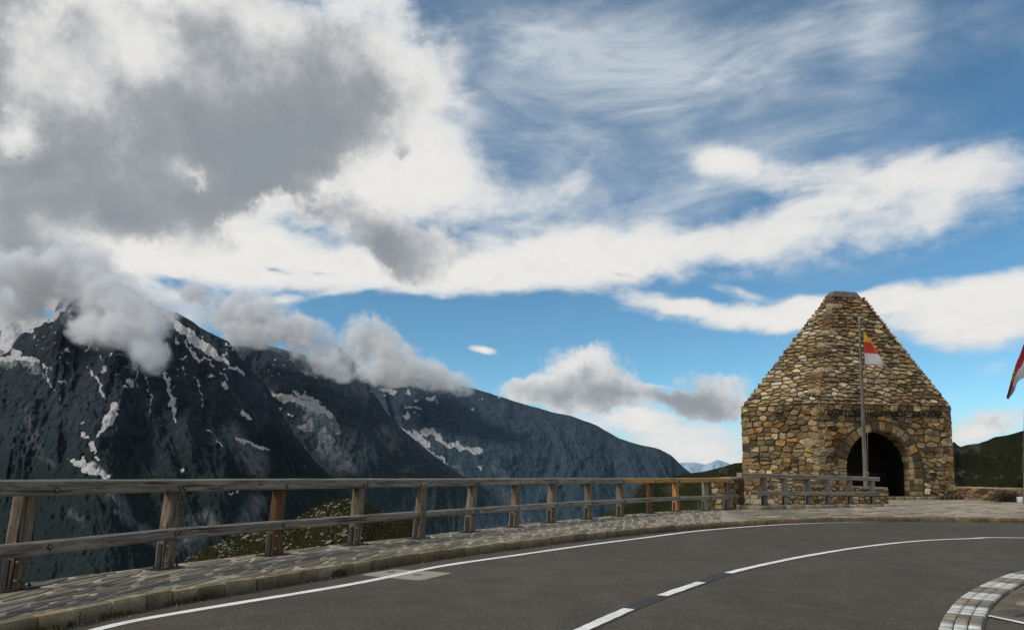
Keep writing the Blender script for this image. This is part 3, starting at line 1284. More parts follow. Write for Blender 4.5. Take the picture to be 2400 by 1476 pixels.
def arch_extra(c, p):
    dx, dz = p[0] - AC, p[1] - ASP
    RO = AR + RING + 0.015
    if dz >= 0:
        r_ = math.hypot(dx, dz)
        if r_ < RO:
            return None
        nx, nz_ = dx / r_, dz / r_
        return clip_poly(c, -nx, -nz_, -(nx * AC + nz_ * ASP + RO))
    if abs(dx) < RO:
        return None
    sg = 1 if dx > 0 else -1
    c = clip_poly(c, -sg, 0, -(sg * AC + RO))
    return c


faces = [(Nv, Rv), (Rv, BRv), (BRv, BLv), (BLv, Lv), (Lv, Nv)]
for fi, (A, B) in enumerate(faces):
    mp, w, sl, nrm = quad_map(A, B, A, B, 0.0, WALLZ)
    # backing
    if fi == 0:
        outl = [(0, 0), (uL, 0), (uL, ASP)]
        for k in range(1, 24):
            an = PI - PI * k / 24
            outl.append((AC + AR * math.cos(an), ASP + AR * math.sin(an)))
        outl += [(uR, ASP), (uR, 0), (w, 0), (w, WALLZ), (0, WALLZ)]
        wall_b.add([mp(u, v, 0) for u, v in outl], [tuple(range(len(outl)))], MORTAR_C)
    else:
        wall_b.add([mp(0, 0, 0), mp(w, 0, 0), mp(w, sl, 0), mp(0, sl, 0)], [(0, 1, 2, 3)], MORTAR_C)
    sd = row_seeds(0, w, 0, sl, (0.18, 0.38), (0.22, 0.76), rnd, 0.18)
    poly = [(0.02, 0.0), (w - 0.02, 0.0), (w - .02, sl), (0.02, sl)]
    for c in cells(sd, poly, 1.45, 0.034, arch_extra if fi == 0 else None):
        col = vary(rnd.choice(PAL_WALL), rnd, .42)
        zc = sum(p[1] for p in c) / len(c)
        if fi == 0 and zc > ASP + AR + .75:
            col = vary(rnd.choice(PAL_DARK + PAL_WALL), rnd, .25)
        emit_stone(wall_s, c, mp, 0.055 + rnd.uniform(-.035, .05), col, rnd, rnd.uniform(-.01, .05), -0.04, 0.5, 0.88, 0.12)

# quoins on the vertical corners
for (C_, A, B) in ((Nv, Lv, Rv), (Rv, Nv, BRv), (Lv, BLv, Nv)):
    dA, dB = (A - C_).normalized(), (B - C_).normalized()
    z = 0.0
    k = 0
    while z < WALLZ - 0.05:
        h = rnd.uniform(0.28, 0.48)
        h = min(h, WALLZ - z + 0.05)
        la_, lb_ = (rnd.uniform(.45, .75), rnd.uniform(.22, .34)) if k % 2 else (rnd.uniform(.22, .34), rnd.uniform(.5, .85))
        out = -(dA + dB).normalized() * 0.015
        c = C_ + dA * (la_ / 2) * 0.5 + dB * (lb_ / 2)
        col = vary(rnd.choice(PAL_DARK + PAL_WALL), rnd, .35)
        # L-shaped quoin drawn as two overlapping leaves of one stone
        nA = Vector((dA.y, -dA.x))
        if nA.dot(C_ - (A + B) / 2) < 0:
            nA = -nA
        nB = Vector((dB.y, -dB.x))
        if nB.dot(C_ - (A + B) / 2) < 0:
            nB = -nB
        for (dd, nn, ln) in ((dA, nA, la_), (dB, nB, lb_)):
            cc = C_ + dd * (ln / 2 - 0.03) + nn * (-0.05)
            block(wall_s, (cc.x, cc.y, z + h / 2), dd.to_3d() * (ln / 2 + .03), nn.to_3d() * 0.125, Vector((0, 0, h / 2 - 0.022)), col, rnd, 0.10, 0.12)
        z += h
        k += 1

# voussoirs
mpv = mpF
arch = MB()
nv = 17
bounds = [0]
for k in range(nv):
    bounds.append(bounds[-1] + rnd.uniform(0.7, 1.3))
bounds = [PI * b / bounds[-1] for b in bounds]
for k in range(nv):
    a0, a1 = bounds[k] + 0.008, bounds[k + 1] - 0.008
    ro = AR + RING * rnd.uniform(0.72, 1.0)
    pts = []
    for an in np.linspace(a0, a1, 3):
        pts.append((AC + ro * math.cos(an), ASP + ro * math.sin(an)))
    for an in np.linspace(a1, a0, 3):
        pts.append((AC + AR * math.cos(an), ASP + AR * math.sin(an)))
    emit_stone(arch, pts, mpF, 0.055, vary(rnd.choice(PAL_WALL[:8] + PAL_WALL[12:16] + PAL_WALL[18:]), rnd, .2), rnd, 0, -0.04, 0.25, 0.86, 0.16)
for sg in (-1, 1):
    z = SILL
    while z < ASP - 0.05:
        h = min(rnd.uniform(.26, .44), ASP - z)
        ro = AR + RING * rnd.uniform(.7, 1.0)
        x0, x1 = AC + sg * AR, AC + sg * ro
        a_, b_ = min(x0, x1), max(x0, x1)
        emit_stone(arch, [(a_, z + .01), (b_, z + .01), (b_, z + h - .01), (a_, z + h - .01)], mpF, 0.055, vary(rnd.choice(PAL_WALL), rnd, .2), rnd, 0, -.04, .25, .86, .16)
        z += h
# reveal (intrados) stones
DEPTH = 0.75
peri = []
Ltot = 2 * (ASP - SILL) + PI * AR


def reveal(s_, dep, h):
    if s_ < ASP - SILL:
        u, v, nx, nz_ = uR, SILL + s_, -1, 0
    elif s_ < ASP - SILL + PI * AR:
        an = (s_ - (ASP - SILL)) / AR
        u, v, nx, nz_ = AC + AR * math.cos(an), ASP + AR * math.sin(an), -math.cos(an), -math.sin(an)
    else:
        u, v, nx, nz_ = uL, ASP - (s_ - (ASP - SILL) - PI * AR), 1, 0
    q = mpF(u + nx * h, v + nz_ * h, 0.0)
    return q - nF * dep


N_ = 60
V, F = [], []
for i in range(N_ + 1):
    s_ = Ltot * i / N_
    V += [reveal(s_, 0, 0), reveal(s_, DEPTH, 0)]
for i in range(N_):
    F.append((2 * i, 2 * i + 2, 2 * i + 3, 2 * i + 1))
mort_arch = MB()
mort_arch.add(V, F, (.13, .105, .07))
sd = []
s_ = 0
while s_ < Ltot:
    h = rnd.uniform(.2, .4)
    for q in np.arange(0.18, DEPTH, 0.36):
        sd.append((s_ + h / 2, q + rnd.uniform(-.05, .05)))
    s_ += h
for c in cells(sd, [(0.01, 0.01), (Ltot, .01), (Ltot, DEPTH), (.01, DEPTH)], 1.0, 0.02):
    c = [(p[0], p[1]) for p in c][::1]
    emit_stone(arch, c, reveal, 0.03, vary(rnd.choice(PAL_WALL[4:]), rnd, .2), rnd, 0, -.01, .2, .88, .2)

# roof
cz0 = CAPZ0
for fi in range(5):
    A0, B0 = PLAN[fi], PLAN[(fi + 1) % 5]
    A1, B1 = CAP[fi], CAP[(fi + 1) % 5]
    mp, w, sl, nrm = quad_map(A0, B0, A1, B1, WALLZ, cz0)
    # true-size trapezoid coordinates
    P0, P1 = Vector((A0.x, A0.y, WALLZ)), Vector((B0.x, B0.y, WALLZ))
    Q0, Q1 = Vector((A1.x, A1.y, cz0)), Vector((B1.x, B1.y, cz0))
    ex = (P1 - P0).normalized()
    ey = nrm.cross(ex)

    nrm = (P1 - P0).cross((Q0 + Q1) / 2 - P0).normalized()
    ey = nrm.cross(ex)

    def mp2(u, v, h, P0=P0, ex=ex, ey=ey, nrm=nrm):
        return P0 + ex * u + ey * v + nrm * h
    q0 = ((Q0 - P0).dot(ex), (Q0 - P0).dot(ey))
    q1 = ((Q1 - P0).dot(ex), (Q1 - P0).dot(ey))
    wall_top = [(0, 0), (w, 0), q1, q0]
    roof_b.add([mp2(*wall_top[0], -.02), mp2(*wall_top[1], -.02), mp2(*q1, -.02), mp2(*q0, -.02)], [(0, 1, 2, 3)], (.12, .092, .055))
    sd = row_seeds(min(0, q0[0], q1[0]) - .3, max(w, q0[0], q1[0]) + .3, 0, max(q0[1], q1[1]), (0.15, 0.29), (0.20, 0.72), rnd, 0.34)
    for c in cells(sd, wall_top, 1.6, 0.024):
        zc = sum(p[1] for p in c) / len(c)
        col = vary(rnd.choice(PAL_ROOF if fi != 0 or rnd.random() < .45 else PAL_ROOF[5:21] + PAL_DARK[:4]), rnd, .25)  # front roof face: darker stone mix, its shaded side painted into the palette
        emit_stone(roof_b, c, mp2, 0.03 + rnd.uniform(-.012, .02), col, rnd, 0.085, -0.03, 0.3, 0.92, 0.12)
# hip stones
for i in range(5):
    a, b = PLAN[i], CAP[i]
    A, B = PLAN[i - 1], PLAN[(i + 1) % 5]
    dA, dB = (A - a).normalized(), (B - a).normalized()
    z = WALLZ
    while z < cz0 - 0.08:
        h = rnd.uniform(0.12, 0.34)
        t = (z + h / 2 - WALLZ) / (cz0 - WALLZ)
        p = a.lerp(b, t)
        outw = -(dA + dB).normalized()
        col = vary(rnd.choice(PAL_DARK if rnd.random() < .82 else PAL_ROOF), rnd, .25)
        for dd in (dA, dB):
            ln = rnd.uniform(.28, .80) * (1 - .35 * t)
            nn = Vector((dd.y, -dd.x))
            if nn.dot(a - (A + B) / 2) < 0:
                nn = -nn
            cc = p + dd * (ln / 2 - .04) + nn * (-0.15 + rnd.uniform(-.08, .06))
            block(roof_b, (cc.x, cc.y, z + h / 2), dd.to_3d() * (ln / 2 + .02), nn.to_3d() * 0.22, Vector((0, 0, h / 2 - .012)), col, rnd, 0.11, 0.14)
        z += h

wo = MB()
wo.v, wo.f, wo.c, wo.g = wall_b.v, wall_b.f, wall_b.c, wall_b.g
off = len(wo.v)
wo.add(wall_s.v, wall_s.f, wall_s.c)
wo.build("wall", M_STONE, tower, False)
roof_b.build("roof", M_STONE, tower, False)
am = MB()
am.add(mort_arch.v, mort_arch.f, mort_arch.c)
am.add(arch.v, arch.f, arch.c)
am.build("door_arch", M_STONE, tower, False)

# cap slab
mb = MB()
cc = sum(CAP, Vector((0, 0))) / 5
low = [cc + (p - cc) * 1.10 for p in CAP]
hi = [cc + (p - cc) * 0.84 for p in CAP]
V = [(p.x, p.y, cz0 + .03) for p in low] + [(p.x, p.y, cz0 + .09) for p in low] + [(p.x, p.y, CAPZ1 + .10) for p in hi]
F = [(4, 3, 2, 1, 0), (10, 11, 12, 13, 14)]
for k in (0, 5):
    for i in range(5):
        j = (i + 1) % 5
        F.append((k + i, k + j, k + 5 + j, k + 5 + i))
mb.add(V, F, (.16, .13, .11))
mb.build("cap_slab", M_STONE, tower, smooth=False)

# dark room and plank doors behind the arch
mb = MB()
V = []
for i in range(N_ + 1):
    s_ = Ltot * i / N_
    V += [reveal(s_, DEPTH, 0), reveal(s_, DEPTH + 1.6, 0)]
mb.add(V, [(2 * i, 2 * i + 2, 2 * i + 3, 2 * i + 1) for i in range(N_)], (1, 1, 1))
fl = [mpF(uL, SILL, 0), mpF(uR, SILL, 0), mpF(uR, SILL, 0) - nF * (DEPTH + 1.6), mpF(uL, SILL, 0) - nF * (DEPTH + 1.6)]
mb.add(fl, [(0, 1, 2, 3)])
mb.build("porch", M_INTERIOR, tower)
for sgn in (-1, 1):
    mb = MB()
    npl = 7
    for k in range(npl):
        x0 = AC + sgn * AR * k / npl
        x1 = AC + sgn * AR * (k + 1) / npl - sgn * 0.012
        xm = max(abs(x0 - AC), abs(x1 - AC)) - 0.01
        ztop = ASP + math.sqrt(max(0.0, AR * AR - xm * xm))
        a_, b_ = min(x0, x1), max(x0, x1)
        V = []
        for dep in (DEPTH + 1.30, DEPTH + 1.36):
            for (u, v) in ((a_, SILL + .02), (b_, SILL + .02), (b_, ztop), (a_, ztop)):
                V.append(mpF(u, v, 0) - nF * dep)
        mb.add(V, [(0, 1, 2, 3), (0, 4, 5, 1), (1, 5, 6, 2), (2, 6, 7, 3), (3, 7, 4, 0)])
    dr = mb.build("door", M_DARKWOOD, tower, smooth=False)
    mb = MB()
    for zz in (0.55, 1.25):
        V = []
        for dep in (DEPTH + 1.26, DEPTH + 1.30):
            a_, b_ = sorted((AC + sgn * .08, AC + sgn * AR * .95))
            for (u, v) in ((a_, zz), (b_, zz), (b_, zz + .08), (a_, zz + .08)):
                V.append(mpF(u, v, 0) - nF * dep)
        mb.add(V, [(0, 1, 2, 3), (0, 4, 5, 1), (1, 5, 6, 2), (2, 6, 7, 3), (3, 7, 4, 0)])
    mb.build("hinge_strap", M_STEEL, dr, smooth=False)

# inscription
txt = "SAXA TERRAE LOQUUNTUR GLORIAM TUAM"
u0, u1 = face_u(1940), face_u(2212)
zt = at(1941, 972, 36.1).z
pos = 0.0
adv = {' ': .42, 'M': .95, 'I': .36, 'L': .60, 'O': .82, 'Q': .82, 'G': .80, 'E': .62}
total = sum(adv.get(ch, .72) for ch in txt)
for ch in txt:
    w_ = adv.get(ch, .72)
    if ch != ' ':
        cu = bpy.data.curves.new("letter", 'FONT')
        cu.body = ch
        cu.size = 1.0
        cu.align_x = 'CENTER'
        cu.offset = 0.03
        cu.extrude = 0.06
        to = bpy.data.objects.new("letter_curve", cu)
        COL.objects.link(to)
        bpy.context.view_layer.update()
        tm = bpy.data.meshes.new_from_object(to.evaluated_get(bpy.context.evaluated_depsgraph_get()))
        bpy.data.objects.remove(to)
        bpy.data.curves.remove(cu)
        kx = (u1 - u0) / total
        um = u0 + (pos + w_ / 2) * kx
        for v in tm.vertices:
            x, y, z = v.co
            q = mpF(um + x * kx * .98, zt + y * .33 + .008 * math.sin(pos * 9), 0.115 + z * .3)
            v.co = q - Vector((Nv.x, Nv.y, 0))
        tm.name = "letter"
        tm.materials.clear()
        tm.materials.append(M_LETTER)
        link(bpy.data.objects.new("letter", tm), tower)
    pos += w_

# step in front of the doorway
mb = MB()
rs_ = random.Random(4)
u = uL - 0.5
while u < WF + 0.15:
    L = rs_.uniform(.5, .9)
    p = Nv + (Rv - Nv).normalized() * (u + L / 2) + Vector((nF.x, nF.y)) * 0.32
    dd = (Rv - Nv).normalized()
    block(mb, (p.x, p.y, 0.06), dd.to_3d() * (L / 2 - .01), Vector((nF.x, nF.y, 0)) * 0.33, Vector((0, 0, 0.10)), vary((.20, .17, .12), rs_, .2), rs_, 0.03, 0.05)
    u += L
mb.build("doorstep", M_STONE, tower)
# row of upright stones leaning on the foot of the right corner
for k in range(7):
    mb = MB()
    p = Nv + (Rv - Nv).normalized() * (face_u(2172) + k * 0.26) + Vector((nF.x, nF.y)) * 0.80
    block(mb, (p.x, p.y, 0.10), Vector((.10, 0.02, 0)), Vector((0, .10, 0)), Vector((0.03, 0, .13)), vary((.07, .06, .05), rs_, .3), rs_, .06, .35)
    o = mb.build("edging_stone", M_STONE)
    tag(o, "small dark rounded stone in the row at the foot of the tower's right corner", "stone", "edging stones at the tower foot")


# ------------------------------------------------------------------ dry low walls
def low_wall(name, label, a, b, thick, h0, h1, z0=0.0, pal=PAL_THIN, hr=(.08, .16), wr=(.16, .42), seed=1, mortar=(.13, .10, .065)):
    rr = random.Random(seed)
    a, b = Vector(a), Vector(b)
    d = (b - a).normalized()
    n = Vector((d.y, -d.x))
    L = (b - a).length
    mb = MB()
    cs = [(a, b, n), (b, b - n * thick, d), (b - n * thick, a - n * thick, -n), (a - n * thick, a, -d)]

    def top(p):
        t = min(1, max(0, (Vector(p) - a).dot(d) / L))
        return z0 + h0 + (h1 - h0) * t
    for (p, q, nn) in cs:
        dd = (q - p).normalized()
        w = (q - p).length
        V = [(p.x, p.y, z0 - .1), (q.x, q.y, z0 - .1), (q.x, q.y, top(q) - .02), (p.x, p.y, top(p) - .02)]
        mb.add(V, [(0, 1, 2, 3)], mortar)
        hm = max(top(p), top(q)) - z0
        sd = row_seeds(0, w, 0, hm, hr, wr, rr, .25)

        def mp(u, v, h, p=p, dd=dd, nn=nn):
            k = p + dd * u + nn * h
            return Vector((k.x, k.y, z0 + v))
        for c in cells(sd, [(0, 0), (w, 0), (w, top(q) - z0 - .03), (0, top(p) - z0 - .03)], 1.7, 0.02):
            emit_stone(mb, c, mp, 0.035 + rr.uniform(-.01, .02), vary(rr.choice(pal), rr, .25), rr, 0, -.03, .3, .84, .2)
    # coping stones
    s_ = 0
    while s_ < L - .05:
        ln = min(rr.uniform(.3, .6), L - s_)
        c = a + d * (s_ + ln / 2) - n * (thick / 2)
        block(mb, (c.x, c.y, top(c) + .0), d.to_3d() * (ln / 2 - .006), n.to_3d() * (thick / 2 + .03), Vector((0, 0, .04)), vary(rr.choice([(.36, .30, .22), (.30, .25, .18), (.24, .2, .145)]), rr, .15), rr, .05, .06)
        s_ += ln
    o = mb.build(name, M_STONE, None, False)
    tag(o, label, "wall")
    return o


pierA, pierB = gnd(1712, 1193, 0).to_2d(), gnd(1745, 1191, 0).to_2d()
low_wall("stone_pier", "short rough stone pier at the end of the orange fence rail", pierA, pierB + (pierB - pierA) * .0, 0.7, 1.06, 1.10, 0, PAL_DARK + PAL_WALL, (.12, .22), (.2, .5), 3)
# plinth under the second fence
F2 = [at(1790, 1118, 25.6).to_2d(), at(1838, 1118, 26.1).to_2d(), at(1893, 1118, 26.7).to_2d(), at(1939, 1118, 27.2).to_2d(), at(1990, 1118, 27.8).to_2d(), at(2043, 1118, 28.4).to_2d()]
d2 = (F2[-1] - F2[0]).normalized()
n2 = Vector((d2.y, -d2.x))
rr = random.Random(9)
mb = MB()
s_ = -0.75
Lp = (F2[-1] - F2[0]).length + .35
while s_ < Lp:
    ln = rr.uniform(.4, .8)
    for row in range(2):
        c = F2[0] + d2 * (s_ + ln / 2) + n2 * (0.16 - row * 0.6)
        zt_ = 0.15 - 0.075 * max(0, s_) / Lp
        block(mb, (c.x, c.y, zt_ - .10), d2.to_3d() * (ln / 2 - .006), n2.to_3d() * .297, Vector((0, 0, .10)), vary(rr.choice([(.36, .30, .21), (.27, .225, .16), (.31, .26, .185)]), rr, .2), rr, .04, .05)
    s_ += ln
o = mb.build("stone_plinth", M_STONE)
tag(o, "low ledge of pale flat stones under the short fence by the tower", "ledge")

wa, wb = at(1830, 1118, 28.2).to_2d(), at(2079, 1118, 29.0).to_2d()
low_wall("low_wall", "knee high wall of thin ochre stones behind the short fence at the tower", wa, wb, 0.5, 0.86, 0.68, 0, PAL_THIN, seed=12)
ra, rb = at(2234, 1118, 37.0).to_2d(), at(2480, 1118, 32.5).to_2d()
low_wall("low_wall", "low dark stone wall running right from the tower towards the frame edge", ra, rb, 0.5, 0.62, 0.56, 0, PAL_DARK + PAL_WALL[:6], (.12, .2), (.25, .6), 14)

# second fence
rnd = random.Random(55)
fence2 = thing("wooden_fence", "short silvery grey timber fence on the stone ledge in front of the tower", "fence", (F2[2].x, F2[2].y, 0.1))
for i, p in enumerate(F2):
    zb = 0.15 - 0.075 * i / 5

    def base_z(_, zb=zb):
        return zb
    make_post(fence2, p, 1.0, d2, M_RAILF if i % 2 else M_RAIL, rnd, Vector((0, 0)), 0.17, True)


def base_z(p):
    return 0.0


for (zc0, zc1, hgt, th, nm, e0, e1, offr) in ((at(1733, 1107, 25.2).z - .08, at(2055, 1117.5, 28.5).z - .08, .16, .22, "top_rail", at(1732, 1118, 25.0).to_2d(), at(2056, 1118, 28.55).to_2d(), 0.0),
                                             (0.58, 0.47, .13, .08, "lower_rail", at(1750, 1118, 25.2).to_2d(), at(2052, 1118, 28.5).to_2d(), .12)):
    jn = F2[3]
    for h_ in range(2):
        A_ = e0 if h_ == 0 else jn
        B_ = jn if h_ == 0 else e1
        L0 = (e1 - e0).length
        zA = zc0 + (zc1 - zc0) * (A_ - e0).length / L0
        zB = zc0 + (zc1 - zc0) * (B_ - e0).length / L0
        mb = MB()
        A3, B3 = (A_ + n2 * offr), (B_ + n2 * offr)
        dd = (B3 - A3).normalized() * 0.004
        beam(mb, (A3.x + dd.x, A3.y + dd.y, zA), (B3.x - dd.x, B3.y - dd.y, zB), th, hgt, n2.to_3d(), 8, .003, rnd)
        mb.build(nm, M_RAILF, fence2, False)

# ------------------------------------------------------------------ flagpoles and flags
def pole(name, label, p0, p1, r0, r1, mat, cap=True):
    t_ = thing(name, label, "flagpole", (p0.x, p0.y, p0.z))
    mb = MB()
    V, G, F = [], [], []
    NS, seg = 14, 14
    for i in range(NS + 1):
        t = i / NS
        c = p0.lerp(p1, t)
        r_ = r0 + (r1 - r0) * t
        for k in range(seg):
            an = 2 * PI * k / seg
            V.append(c + Vector((math.cos(an) * r_, math.sin(an) * r_, 0)))
            G.append(((p1 - p0).length * t, math.cos(an) * .1, math.sin(an) * .1))
    for i in range(NS):
        for k in range(seg):
            j = (k + 1) % seg
            F.append((i * seg + k, i * seg + j, (i + 1) * seg + j, (i + 1) * seg + k))
    F.append(tuple(NS * seg + k for k in range(seg)))
    mb.add(V, F, (1, 1, 1), G)
    mb.build("pole", mat, t_)
    return t_


def rope(parent, pts, r=0.0055):
    mb = MB()
    for a, b in zip(pts[:-1], pts[1:]):
        beam(mb, a, b, r * 2, r * 2, Vector((0.3, 1, 0)), 2, 0.0, random, r * .5)
    mb.build("halyard", M_ROPE, parent)


p0, p1 = at(2031, 1183, 29.5), at(2013.5, 742, 30.2)
p0.z = 0.0
fp1 = pole("flagpole", "weathered wooden flagpole standing in front of the tower doorway", p0, p1, 0.098, 0.045, M_POLE)
rope(fp1, [at(2017, 760, 30.0), at(2024, 776, 29.95), at(2027, 855, 29.8), at(2033, 1000, 29.5), at(2034, 1108, 29.3)])
mb = MB()
q = at(2033.5, 1108, 29.3)
disc(mb, q, (0, -1, 0), .05, .06, 8)
disc(mb, q + Vector((0, 0, -.08)), (0, -1, 0), .035, .05, 8)
mb.build("cleat", M_BOLT, fp1)


def bez(pts, t):
    n = len(pts) - 1
    x = t * n
    i = min(int(x), n - 1)
    f = x - i
    P_ = [pts[max(0, min(n, k))] for k in (i - 1, i, i + 1, i + 2)]
    out = []
    for k in range(2):
        a, b, c, d = [p[k] for p in P_]
        out.append(.5 * (2 * b + (c - a) * f + (2 * a - 5 * b + 4 * c - d) * f * f + (-a + 3 * b - 3 * c + d) * f ** 3))
    return out


def flag(name, label, top, bot, d0, stripes, depthf, emblem=None):
    NU, NV = 48, 40
    P = np.zeros((NU, NV, 3))
    C = np.zeros((NU, NV, 3))
    for i in range(NU):
        t = i / (NU - 1)
        a, b = bez(top, t), bez(bot, t)
        for j in range(NV):
            v = j / (NV - 1)
            x, y = a[0] + (b[0] - a[0]) * v, a[1] + (b[1] - a[1]) * v
            q = at(x, y, d0 + depthf(t, v))
            P[i, j] = q
            c = stripes[-1][1]
            for lim, col in stripes:
                if v + 0.03 * math.sin(t * 4) * t <= lim:
                    c = col
                    break
            C[i, j] = c
    if emblem:
        emblem(P, C, NU, NV)
    o = grid_obj(name, P, M_CLOTH, {"Col": C})
    tag(o, label, "flag")
    return o


YEL, RED, WHT = (.80, .42, .02), (.50, .045, .035), (.62, .58, .58)


def wave1(t, v):
    return -0.15 * t + 0.10 * math.sin(t * 7 + v * 2.5) * t + 0.05 * math.sin(t * 15 - v * 5) * t


def emb1(P, C, NU, NV):
    for i in range(NU):
        for j in range(NV):
            t, v = i / (NU - 1), j / (NV - 1)
            px, py = proj(*P[i, j])
            y = py - (px - 2024) * 0.10
            C[i, j] = YEL if y < 800 else (RED if y < 826.5 else WHT)
            if v < 0.10 and t < 0.52:
                C[i, j] = (.62, .30, .02)
            if 0.42 < t < 0.78 and v < 0.16:
                C[i, j] = (.09, .045, .015) if (int(t * 70) + int(v * 40)) % 3 else (.45, .27, .04)
            if t > 0.8:
                C[i, j] = (.42, .36, .34)


flag("flag", "yellow, red and white striped flag hanging limp from the pole at the tower door",
     [(2024, 774), (2042, 799), (2056, 822), (2068, 843), (2086, 865), (2107, 880)],
     [(2027, 853.5), (2046, 853), (2064, 856), (2078, 860), (2091, 871), (2109, 882)],
     29.9, ((0.33, YEL), (0.66, RED), (1.01, WHT)), wave1, emb1)

p0, p1 = at(2402.0, 1182, 31.0), at(2411.0, 560, 31.0)
p0.z = 0
fp2 = pole("flagpole", "tall thin flagpole at the right frame edge carrying the red and white flag", p0, p1, 0.075, 0.05, M_POLE)
rope(fp2, [at(2406, 700, 30.8), at(2402, 900, 30.8), at(2398, 1060, 30.8), at(2395, 1108, 30.8)])


def wave2(t, v):
    return -0.2 * t + 0.10 * math.sin(t * 6 + v * 4) * t


def emb2(P, C, NU, NV):
    for i in range(NU):
        for j in range(NV):
            px, py = proj(*P[i, j])
            dx, dy = (px - 2374.5) + (py - 880) * 0.18, py - 880
            r_ = math.hypot(dx / 5.6, dy / 13.5)
            if r_ < 1:
                C[i, j] = (.03, .02, .01) if (r_ > .82 or (abs(dx) < 1.6 and abs(dy) < 9) or (abs(dy + 2) < 3 and abs(dx) < 3.6)) else (.62, .33, .02)
            if px < 2374 + (936 - py) * .12 and py > 905:
                C[i, j] = np.array(C[i, j]) * 0.42


flag("flag", "red and white flag with a round gold emblem at the right frame edge",
     [(2403, 795), (2390, 832), (2382, 850), (2371, 885), (2364, 912), (2358.5, 931)],
     [(2403, 884), (2398, 886), (2391, 890), (2384, 897), (2378, 915), (2363, 936)],
     30.9, ((0.47, (.33, .02, .035)), (1.01, WHT)), wave2, emb2)

# ------------------------------------------------------------------ plants and odds and ends
def blades(mb, c, n, h, spread, rr, cols, lean=0.5):
    for _ in range(n):
        an = rr.uniform(0, 2 * PI)
        b = Vector(c) + Vector((math.cos(an), math.sin(an), 0)) * rr.uniform(0, spread)
        d = Vector((rr.uniform(-1, 1), rr.uniform(-1, 1), 0)) * lean
        hh = h * rr.uniform(.4, 1.1)
        w = rr.uniform(.003, .007)
        s_ = Vector((math.cos(an + 1.5), math.sin(an + 1.5), 0)) * w
        m = b + Vector((0, 0, hh * .6)) + d * hh * .3
        t = b + Vector((0, 0, hh * .9)) + d * hh
        mb.add([b - s_, b + s_, m + s_ * .7, m - s_ * .7, t], [(0, 1, 2, 3), (3, 2, 4)], rr.choice(cols))


rr = random.Random(31)
TUFT = [(.045, .05, .016), (.03, .04, .014), (.10, .085, .03), (.14, .11, .05), (.06, .06, .02)]
tufts = [(120, 1465, "dark mossy grass tuft at the kerb foot nearest the lower left corner", .35, 160, .07),
         (255, 1437, "dry grass tuft at the kerb foot below the second fence post", .22, 90, .06),
         (462, 1412, "wide dark grass clump at the kerb foot between second and third fence posts", .30, 150, .07),
         (505, 1404, "upright dry grass tuft at the kerb foot just left of the third fence post", .14, 70, .09),
         (815, 1350, "yellowish grass tuft in the kerb joint just left of the drain cover", .16, 110, .13)]
for (x, y, lab, sp, nb, hh) in tufts:
    mb = MB()
    q = gnd(x, y, ROADZ)
    for k in range(5):
        p, d, n = on_path(KERB, KS, s_of(KERB, x, y - 25, 0.0) + (k - 2) * sp * .35, -0.012)
        blades(mb, (p.x, p.y, ROADZ), nb // 5, hh, 0.045, rr, TUFT, .6)
    o = mb.build("grass_tuft", M_VCOL, None, False)
    tag(o, lab, "grass", "grass tufts along the kerb")

# kerb foot grit
mb = MB()
rr = random.Random(17)
for _ in range(700):
    s_ = rr.uniform(8, KLEN - 22)
    p, d, n = on_path(KERB, KS, s_, -abs(rr.gauss(0, .10)) - .01)
    r_ = rr.uniform(.003, .012)
    c = Vector((p.x, p.y, ROADZ + r_ * .5))
    V = [c + Vector((rr.uniform(.6, 1.2) * r_ * x, rr.uniform(.6, 1.2) * r_ * y, rr.uniform(.5, 1) * r_ * z)) for x, y, z in ((1, 0, 0), (0, 1, 0), (-1, 0, 0), (0, -1, 0), (0, 0, 1), (0, 0, -1))]
    mb.add(V, [(0, 1, 4), (1, 2, 4), (2, 3, 4), (3, 0, 4), (1, 0, 5), (2, 1, 5), (3, 2, 5), (0, 3, 5)], vary((.30, .26, .2), rr, .4))
o = mb.build("kerb_grit", M_FLAGST, None, False)
tag(o, "loose grit and pebbles scattered along the foot of the kerb", "grit", kind="stuff")

# dark shrub by the right wall
mb = MB()
rr = random.Random(40)
c0 = at(2362, 1180, 33.0)
c0.z = 0
for _ in range(2600):
    a_, b_ = rr.uniform(0, 2 * PI), rr.random()
    p = Vector((rr.gauss(0, .36), rr.gauss(0, .22), abs(rr.gauss(0.22, .17))))
    if p.z > .55 - .5 * abs(p.x) * .5:
        continue
    q = c0 + p
    u = Vector((rr.gauss(0, 1), rr.gauss(0, 1), rr.gauss(0, 1))).normalized() * .035
    w = u.orthogonal().normalized() * .02
    mb.add([q - u, q + w, q + u, q - w], [(0, 1, 2, 3)], rr.choice([(.02, .02, .012), (.035, .03, .016), (.05, .038, .018), (.012, .012, .008)]))
sh = thing("shrub", "dark low bush against the low stone wall right of the tower", "shrub", (c0.x, c0.y, 0))
mb.build("foliage", M_VCOL, sh, False)
mb = MB()
for k in range(5):
    an = k * 1.3
    beam(mb, c0 + Vector((0, 0, 0)), c0 + Vector((math.cos(an) * .3, math.sin(an) * .2, .32)), .02, .02, Vector((0.2, 1, 0)), 2, 0, rr, .004)
mb.build("stem", M_POSTD, sh)
mb = MB()
q = at(2394, 1182, 32.2)
block(mb, (q.x, q.y, .12), Vector((.12, 0, 0)), Vector((0, .12, 0)), Vector((0, 0, .14)), (1, 1, 1), rr, .03, .05)
o = mb.build("boundary_stone", M_WHITEBLOCK)
tag(o, "small whitewashed block at the foot of the right hand flagpole", "stone")
